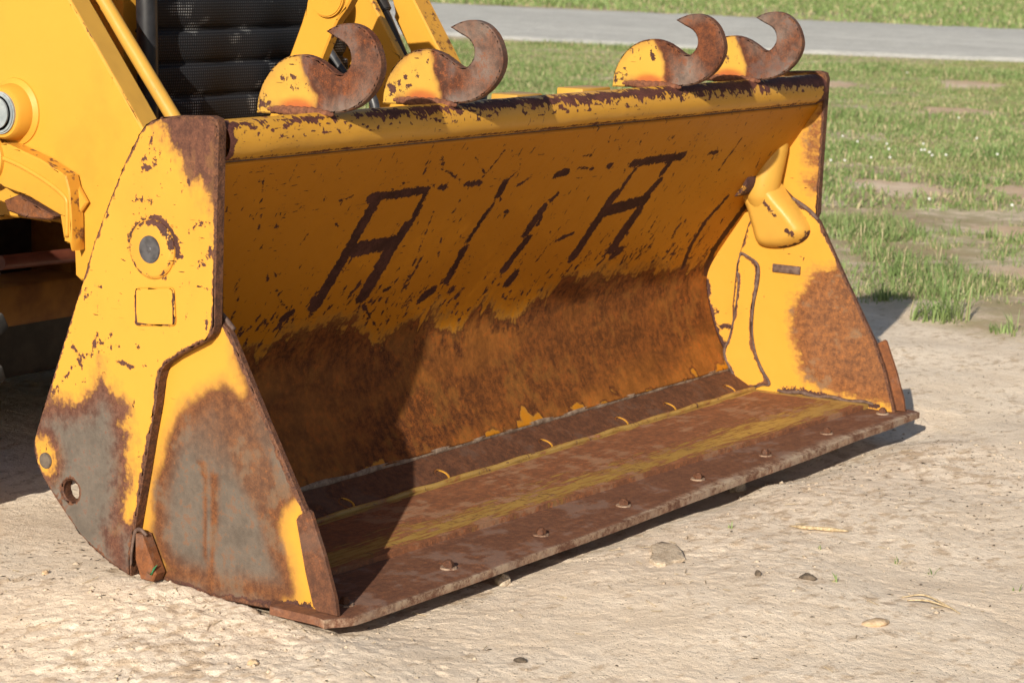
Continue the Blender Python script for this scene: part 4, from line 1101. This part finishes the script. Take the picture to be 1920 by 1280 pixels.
# underside: axle, steering rod, front frame
bm = bmesh.new(); add_box(bm, (0, 1.50, .345), (1.30, .16, .095), bevel=.012); add_box(bm, (0, 1.62, .45), (.66, .30, .24), bevel=.02)
lpart('front_axle', bm_mesh(bm), M['axle'], 35)
bm = bmesh.new(); add_cyl(bm, (-.62, 1.40, .452), (-.335, 1.40, .445), .0165, seg=18)
rod = lpart('steering_rod', bm_mesh(bm), M['darkred'], 40)
bm = bmesh.new(); add_cyl(bm, (-.342, 1.40, .4455), (-.330, 1.40, .445), .019, seg=18, bevel=.002)
obj('rod_collar', bm_mesh(bm), M['grey_pin'], rod, 40)
bm = bmesh.new(); add_cyl(bm, (-.330, 1.40, .445), (-.25, 1.40, .443), .034, .030, seg=24, bevel=.006)
obj('rod_boot', bm_mesh(bm), M['grease'], rod, 40)
bm = bmesh.new(); add_box(bm, (0.0, 2.40, .50), (1.18, 1.6, .74), bevel=.02); add_box(bm, (-.05, 1.78, .50), (.5, .3, .5), bevel=.02)  # chassis box lowered almost to the ground to keep the underside dark
lpart('chassis_shade_block', bm_mesh(bm), M['grease'], 35)
for s in (-1, 1):
    lplate('tower_shade_plate', [(1.90, .10), (3.6, .10), (3.6, .9), (3.0, 1.5), (2.4, 1.5), (1.90, .8)], s * .64, s * .60, M['clean'], cell=.1)  # out of view; added to shade the ground under the machine
# front wheels
def wheel(x0, x1):
    xm = (x0 + x1) / 2; w = abs(x1 - x0); c = (1.41, .375); R_ = .368
    pr = [(xm - w * .40, .20), (xm - w * .46, .23), (xm - w * .50, .27), (xm - w * .49, .32), (xm - w * .42, .35), (xm - w * .2, .36), (xm, .363), (xm + w * .2, .36), (xm + w * .42, .35), (xm + w * .49, .32), (xm + w * .5, .27), (xm + w * .46, .23), (xm + w * .40, .20)]
    t = lpart('wheel', lathe(pr, 0, c, 64), M['rubber'], 60)
    bm = bmesh.new()
    for k in range(22):
        for sd in (-1, 1):
            a = 2 * math.pi * (k + .5 * (sd > 0)) / 22
            mm = Matrix.Rotation(a, 4, 'X')
            b2 = bmesh.new(); add_box(b2, (0, 0, 0), (w * .50, .040, .030), bevel=.006)
            bmesh.ops.transform(b2, matrix=Matrix.Translation((xm, *c)) @ mm @ Matrix.Translation((sd * w * .26, 0, R_)) @ Matrix.Rotation(sd * .5, 4, 'Z'), verts=b2.verts)
            tmp = bpy.data.meshes.new('t'); b2.to_mesh(tmp); b2.free(); bm.from_mesh(tmp); bpy.data.meshes.remove(tmp)
    obj('tread', bm_mesh(bm), M['rubber'], t, 35)
    me = lathe([(xm - w * .40, .225), (xm - w * .44, .215), (xm - w * .38, .205), (xm - w * .20, .19), (xm - w * .15, .10), (xm - w * .22, .09), (xm - w * .22, 0)] if x0 < 0 else [(xm + w * .40, .225), (xm + w * .44, .215), (xm + w * .38, .205), (xm + w * .2, .19), (xm + w * .15, .1), (xm + w * .22, 0)], 0, c, 40)
    set_attrs(me); obj('rim', me, M['paint'], t, 35)
wheel(-1.22, -.95); wheel(.95, 1.22)

# ------------------------------------------------------------------ grass
def blades(xy, hmin, hmax, w, name, segs=3, lean=.7, dry=.2, hscale=None, zoff=0.0, seed=1):
    r = np.random.default_rng(seed)
    N = len(xy); z = ground_h(xy[:, 0], xy[:, 1]) + zoff
    hgt = (hmin + (hmax - hmin) * r.random(N) ** 1.7)
    if hscale is not None: hgt = hgt * hscale
    an = r.random(N) * 2 * np.pi; ln = lean * (r.random(N) ** 1.2) + .1
    wd = w * (.6 + .8 * r.random(N)) * .5
    side = an + np.pi / 2 + (r.random(N) - .5) * 1.2
    dx, dy = np.cos(an), np.sin(an); sx, sy = np.cos(side) * wd, np.sin(side) * wd
    V = []
    for k, (t, ww) in enumerate(((0, 1.0), (.45, .85), (.80, .5), (1.0, 0))):
        off = hgt * ln * t ** 2; up = hgt * (t - .28 * ln * t ** 2)
        cx_, cy_, cz_ = xy[:, 0] + dx * off, xy[:, 1] + dy * off, z - .004 + up
        if ww > 0:
            V.append(np.stack([cx_ - sx * ww, cy_ - sy * ww, cz_], 1)); V.append(np.stack([cx_ + sx * ww, cy_ + sy * ww, cz_], 1))
        else:
            V.append(np.stack([cx_, cy_, cz_], 1))
    nvb = 7
    VV = np.stack(V, 1).reshape(-1, 3)
    b = (np.arange(N) * nvb)[:, None]
    tri = np.array([[0, 1, 3], [0, 3, 2], [2, 3, 5], [2, 5, 4], [4, 5, 6]])
    F = (b[:, :, None] + tri[None]).reshape(-1, 3)
    me = quick_mesh(VV, F, name)
    tint = np.where(r.random(N) < dry, 1.0 + r.random(N) * .3, r.random(N) * .8)
    a = me.attributes.new('tint', 'FLOAT', 'POINT'); a.data.foreach_set('value', np.repeat(tint, nvb).astype(np.float32))
    a = me.attributes.new('along', 'FLOAT', 'POINT'); a.data.foreach_set('value', np.tile(np.array([0, 0, .45, .45, .8, .8, 1.0]), N).astype(np.float32))
    return me
n = NT('grass_blade'); P = n.co()
t = n.attr('tint'); k = n.noise(P, 1.1, 4)
c = n.mix(n.ss(n.add(t, n.mul(k, 1.2)), 0, .85), (0.125, 0.215, 0.055), (0.275, 0.375, 0.135))
c = n.mix(n.mul(n.ss(n.add(n.noise(P, .45, 4), n.mul(k, .5)), -.02, .2), .6), c, (0.27, 0.29, 0.115))
c = n.mix(n.ss(t, .92, 1.0), c, (0.50, 0.42, 0.25))
c = n.mix(n.mul(n.math('SUBTRACT', 1.0, n.attr('along')), .3), c, (0.27, 0.24, 0.12))
M['grass'] = n.done(c, .55, 0, .3)
tr_ = n.t.nodes.new('ShaderNodeBsdfTranslucent'); n.set(tr_.inputs[0], c)
ms = n.t.nodes.new('ShaderNodeMixShader'); ms.inputs[0].default_value = .3
n.t.links.new(n.b.outputs[0], ms.inputs[1]); n.t.links.new(tr_.outputs[0], ms.inputs[2]); n.t.links.new(ms.outputs[0], n.out.inputs[0])

C0 = np.array((-4.2256, -2.414)); FW = np.array((-CAM_ROT[0][2], -CAM_ROT[1][2])); FW /= np.hypot(*FW); RT = np.array((FW[1], -FW[0]))
def sector(N, d0, d1, s0, s1, seed, pw=1.0):
    """random ground points between depths d0..d1; s0..s1 sideways as a share of the depth"""
    r = np.random.default_rng(seed)
    d = (d0 ** pw + (d1 ** pw - d0 ** pw) * r.random(N)) ** (1 / pw); s = s0 + (s1 - s0) * r.random(N)
    return C0 + FW * d[:, None] + RT * (d * s)[:, None]
def density(xy, base=0.0):
    x, y = xy[:, 0], xy[:, 1]
    v = np.clip(veg(x, y) * 1.3 + .05, 0, 1)
    v *= np.clip(-barepatch(x, y) * 3.5 + .3, 0, 1)
    cl = np.clip(.46 + 2.5 * fbm(x * 1.5, y * 1.5, 4, 3) + 1.5 * vnoise(x * 7, y * 7, 1), 0.02, 1)
    return np.clip(v * cl ** 1.3 + base * v, 0, 1)
ra, rb = np.array(RO[0][0]), np.array(RO[1][0]); rdir = (rb - ra) / np.hypot(*(rb - ra)); rnor = np.array((-rdir[1], rdir[0]))
if (np.array(RO[0][1]) - ra) @ rnor < 0: rnor = -rnor
RW = float((np.array(RO[0][1]) - ra) @ rnor); RW2 = float((np.array(RO[1][1]) - rb) @ rnor)
def rd(xy): return (xy - ra) @ rnor
near_xy = sector(260000, 6.3, 11.0, .085, .34, 21, 2.0)
r_ = np.random.default_rng(5)
keep = r_.random(len(near_xy)) < density(near_xy) * .46
near_xy = near_xy[keep]
hs = .55 + .9 * np.clip(density(near_xy), 0, 1) + .5 * np.clip(vnoise(near_xy[:, 0] * 2.2, near_xy[:, 1] * 2.2, 2), -.4, .5)
me = blades(near_xy, .010, .060, .0042, 'near_grass', hscale=hs, lean=1.0, seed=3)
tag(obj('grass', me, M['grass']), 'patchy green grass beside the sand on the near side of the road', kind='stuff')
mid_xy = sector(520000, 10.8, 26.5, -.12, .33, 22, 1.7)
q = rd(mid_xy)
keep = (q < -.05) & (r_.random(len(mid_xy)) < np.clip(density(mid_xy, .25), 0, 1) * np.clip(1.1 - (q + .4) * 2, .0, 1))
mid_xy = mid_xy[keep]
hs = .7 + .5 * np.clip(fbm(mid_xy[:, 0] * .8, mid_xy[:, 1] * .8, 1, 3) * 2, -.6, 1)
me = blades(mid_xy, .02, .075, .008, 'verge_grass', hscale=hs, lean=.9, dry=.2, seed=4)
tag(obj('grass', me, M['grass']), 'thick green grass verge in front of the gravel road', kind='stuff')
far_xy = sector(230000, 22, 75, -.30, .33, 23, 1.25)
q = rd(far_xy)
wloc = RW + (RW2 - RW) * np.clip(((far_xy - ra) @ rdir) / np.hypot(*(rb - ra)), -.5, 1.5)
keep = (q > wloc + .1) & (r_.random(len(far_xy)) < .9)
far_xy = far_xy[keep]
me = blades(far_xy, .04, .11, .024, 'far_grass', lean=.8, dry=.12, seed=6)
tag(obj('grass', me, M['grass']), 'mown green grass field on the far side of the road', kind='stuff')

# single tufts and seedlings standing in the sand
def tuft(x, y, nb, rad, hmax, label, seed, w=.005, lean=1.1):
    r = np.random.default_rng(seed)
    a = r.random(nb) * 2 * np.pi; d = rad * np.sqrt(r.random(nb)) * .6
    xy = np.stack([np.cos(a) * d, np.sin(a) * d], 1) + (x, y)
    me = blades(xy, hmax * .35, hmax, w, 'tuft', lean=lean, dry=.08, seed=seed)
    zb = gz(x, y)
    me.transform(Matrix.Translation((-x, -y, -zb)))
    o = obj('grass_tuft', me, M['grass']); o.location = (x, y, zb)
    return tag(o, label, 'grass tuft', 'grass tufts growing out of the sand')
for a in TUFTS: tuft(*a)

# ------------------------------------------------------------------ things lying on the sand
def stone_mesh(size, seed, flat=.6):
    bm = bmesh.new(); bmesh.ops.create_icosphere(bm, subdivisions=3, radius=1.0)
    r = np.random.default_rng(seed); ox, oy = r.random(2) * 50
    for v in bm.verts:
        p = v.co
        k = 1 + .55 * float(vnoise(np.array([p.x * 1.3 + ox]), np.array([p.y * 1.3 + p.z + oy]), 2)[0]) + .3 * float(vnoise(np.array([p.x * 3 + oy]), np.array([p.y * 3 + p.z * 2 + ox]), 4)[0])
        v.co = Vector((p.x * size[0], p.y * size[1], p.z * size[2])) * k
    return bm_mesh(bm)
n = NT('sand_clod'); P = n.co(); kB = n.noise(P, 40, 6, .7); kC = n.noise(P, 160, 4, .7)
n.bump(n.add(n.mul(kB, .006), n.mul(kC, .003)), 1.0)
n_ = None
M['clod'] = n.done(n.mix(n.ss(n.add(kB, kC), -.2, .25), (0.46, 0.355, 0.255), (0.66, 0.545, 0.415)), .95, 0, .15)
M['tanstone'] = simple('tan_stone', (0.42, 0.28, 0.16), (0.58, 0.43, 0.28), 90, .9, 0, .004)
M['char'] = simple('dark_bark', (0.05, 0.038, 0.028), (0.14, 0.105, 0.075), 60, .9, 0, .003)
M['straw'] = simple('dry_straw', (0.28, 0.20, 0.11), (0.55, 0.43, 0.27), 160, .85, 0, .003)
M['leaf'] = simple('green_leaf', (0.02, 0.16, 0.05), (0.04, 0.26, 0.09), 60, .5, 0, .0005)
def lay(name, me, mat, x, y, label, cat, group=None, dz=0.0, rz=0.0):
    o = obj(name, me, mat, None, 60)
    o.location = (x, y, gz(x, y) + dz); o.rotation_euler = (0, 0, rz)
    return tag(o, label, cat, group)
for (x, y, sz, seed, mt_, label, cat) in CLODS:
    lay('clod' if cat == 'clod' else ('bark_chip' if cat == 'bark chip' else 'stone'), stone_mesh(sz, seed), M[mt_], x, y, label, cat, dz=sz[2] * .35, rz=seed)
# crumbs: nobody could count them
r = np.random.default_rng(17)
Nc = 11000
cxy = np.stack([r.uniform(-2.0, 1.4, Nc), r.uniform(-1.25, .9, Nc)], 1)
am = (.30 + 2.2 * fbm(cxy[:, 0] * 1.2 + 4, cxy[:, 1] * 1.2, 6, 2)) * np.clip(1.0 - ((cxy[:, 0] - cxy[:, 1]) + 1.25) / .9, .30, 1.0)
cxy = cxy[(r.random(Nc) < np.clip(am + .1, .05, 1)) & (sd_poly(cxy, BUCKET_F) < -.01)]
base = np.array([(1, 0, 0), (-1, 0, 0), (0, 1, 0), (0, -1, 0), (0, 0, 1), (0, 0, -1)], float)
tri = np.array([(0, 2, 4), (2, 1, 4), (1, 3, 4), (3, 0, 4), (2, 0, 5), (1, 2, 5), (3, 1, 5), (0, 3, 5)])
N = len(cxy); sz = .0014 + .0055 * r.random(N) ** 6
V = base[None] * (sz[:, None, None] * (.6 + .8 * r.random((N, 6, 1)))) * np.array((1, 1, .7))
a = r.random(N) * 6.28; ca, sa = np.cos(a)[:, None], np.sin(a)[:, None]
V = np.stack([V[..., 0] * ca - V[..., 1] * sa, V[..., 0] * sa + V[..., 1] * ca, V[..., 2]], -1)
V += np.concatenate([cxy, ground_h(cxy[:, 0], cxy[:, 1])[:, None]], 1)[:, None]
F = (np.arange(N)[:, None, None] * 6 + tri[None]).reshape(-1, 3)
tag(obj('sand_crumbs', quick_mesh(V.reshape(-1, 3), F), M['clod']), 'small crumbs of dry sand scattered over the ground', kind='stuff')
# dark organic specks, too many to count
r = np.random.default_rng(29)
Nc = 8500
cxy = np.stack([r.uniform(-2.0, 2.4, Nc), r.uniform(-1.25, .9, Nc)], 1)
pm = .30 + 2.2 * vnoise(cxy[:, 0] * 2.1, cxy[:, 1] * 2.1, 3) + .5 * np.clip(-(cxy[:, 0] - cxy[:, 1]) - 1.0, 0, 1)
cxy = cxy[(r.random(Nc) < np.clip(pm, .08, 1)) & (sd_poly(cxy, BUCKET_F) < -.01)]
N = len(cxy); sz = .0011 + .0032 * r.random(N) ** 3
V = base[None] * (sz[:, None, None] * (.5 + .9 * r.random((N, 6, 1)))) * np.array((1.9, .8, .45))
a = r.random(N) * 6.28; ca, sa = np.cos(a)[:, None], np.sin(a)[:, None]
V = np.stack([V[..., 0] * ca - V[..., 1] * sa, V[..., 0] * sa + V[..., 1] * ca, V[..., 2]], -1)
V += np.concatenate([cxy, ground_h(cxy[:, 0], cxy[:, 1])[:, None] + .0008], 1)[:, None]
F = (np.arange(N)[:, None, None] * 6 + tri[None]).reshape(-1, 3)
tag(obj('bark_specks', quick_mesh(V.reshape(-1, 3), F), M['char']), 'tiny dark bits of bark scattered over the sand', kind='stuff')
# bits of straw litter
N = 620
cxy = np.stack([r.uniform(-2.0, 3.0, N), r.uniform(-1.25, .9, N)], 1)
cxy = cxy[sd_poly(cxy, BUCKET_F) < -.02]; N = len(cxy)
L = .006 + .03 * r.random(N) ** 2; a = r.random(N) * 6.28; d = np.stack([np.cos(a), np.sin(a)], 1)
z0 = ground_h(cxy[:, 0], cxy[:, 1]) + .002
e0 = cxy - d * L[:, None] / 2; e1 = cxy + d * L[:, None] / 2; nn = np.stack([-d[:, 1], d[:, 0]], 1) * .0007
z1 = ground_h(e1[:, 0], e1[:, 1]) + .002 + .003 * r.random(N); zA = ground_h(e0[:, 0], e0[:, 1]) + .002
V = np.stack([np.c_[e0 - nn, zA], np.c_[e0 + nn, zA], np.c_[e1 + nn, z1], np.c_[e1 - nn, z1], np.c_[e0, zA + .0012], np.c_[e1, z1 + .0012]], 1).reshape(-1, 3)
F = (np.arange(N)[:, None, None] * 6 + np.array([(0, 1, 2, 3), (0, 3, 5, 4), (1, 4, 5, 2)])[None]).reshape(-1, 4)
tag(obj('straw_litter', quick_mesh(V, F), M['straw']), 'tiny dry straw pieces littering the sand', kind='stuff')
# a longer stalk of chaff and a straw wisp
def stalk(pts, rad, label, name, mat, cat):
    p0 = pts[0]
    P3 = [(x - p0[0], y - p0[1], gz(x, y) + dz - gz(*p0[:2])) for x, y, dz in pts]
    me = tube_mesh(P3, rad, 8)
    o = obj(name, me, mat, None, 180); o.location = (p0[0], p0[1], gz(p0[0], p0[1]))
    return tag(o, label, cat)
for a in STALKS: stalk(a[0], a[1], a[2], a[3], M[a[4]], a[5])
# mud flake: a cracked plate of dry mud
fl = [np.array(p) for p in FLAKE]
cen = np.mean(fl, 0)
me, A, ed = plate([tuple(p - cen) for p in fl], 0, .010, cell=.02, ch=.002, frame=lambda a, b, t: np.stack([a, b, t], 1))
lay('mud_flake', me, M['clod'], cen[0], cen[1], 'flat cracked flake of dry mud on the sand in front of the bucket', 'mud flake', dz=-.001)
# green leaf caught at the stop block
r = random.Random(4)
bm = bmesh.new()
for k in range(4):
    an = -.4 + k * .5; l_ = .022 + .008 * r.random()
    pts = [(0, 0, 0), (l_ * .5, .004, .004), (l_, 0, .002), (l_ * .5, -.004, .004)]
    vv = [bm.verts.new(Matrix.Rotation(an, 3, 'Z') @ Matrix.Rotation(-.9 + .3 * k, 3, 'Y') @ Vector(p)) for p in pts]
    bm.faces.new(vv)
rr_ = bmesh.ops.solidify(bm, geom=bm.faces[:], thickness=.0006)
o = obj('green_leaf', bm_mesh(bm), M['leaf']); o.location = (-1.187, .418, .034)
tag(o, 'small bright green leaf caught at the foot of the bucket seam', 'leaf')
# white clover heads in the grass
fl_bm = bmesh.new()
bmesh.ops.create_icosphere(fl_bm, subdivisions=2, radius=.0065)
for v in fl_bm.verts: v.co *= 1 + .25 * math.sin(v.co.x * 900) * math.sin(v.co.y * 800)
fl_me = bm_mesh(fl_bm); st_bm = bmesh.new(); add_cyl(st_bm, (0, 0, -.07), (0, 0, -.004), .0012, seg=6); st_me = bm_mesh(st_bm)
M['white'] = simple('white_petals', (0.52, 0.52, 0.48), (0.66, 0.66, 0.62), 200, .7, 0, .0005)
M['stem'] = simple('green_stem', (0.10, 0.17, 0.04), (0.16, 0.24, 0.06), 100, .6, 0, 0)
for i, (x, y) in enumerate(FLOWERS):
    o = bpy.data.objects.new('clover_flower', None); COL.objects.link(o); o.location = (x, y, gz(x, y))
    o.empty_display_size = .02
    tag(o, 'small white clover flower in the grass beyond the bucket', 'flower', 'white clover flowers in the grass')
    h_ = obj('flower_head', fl_me, M['white'] if i == 0 else None, o, None); h_.location = (0, 0, .072)
    s_ = obj('stem', st_me, M['stem'] if i == 0 else None, o, None); s_.location = (0, 0, .072)
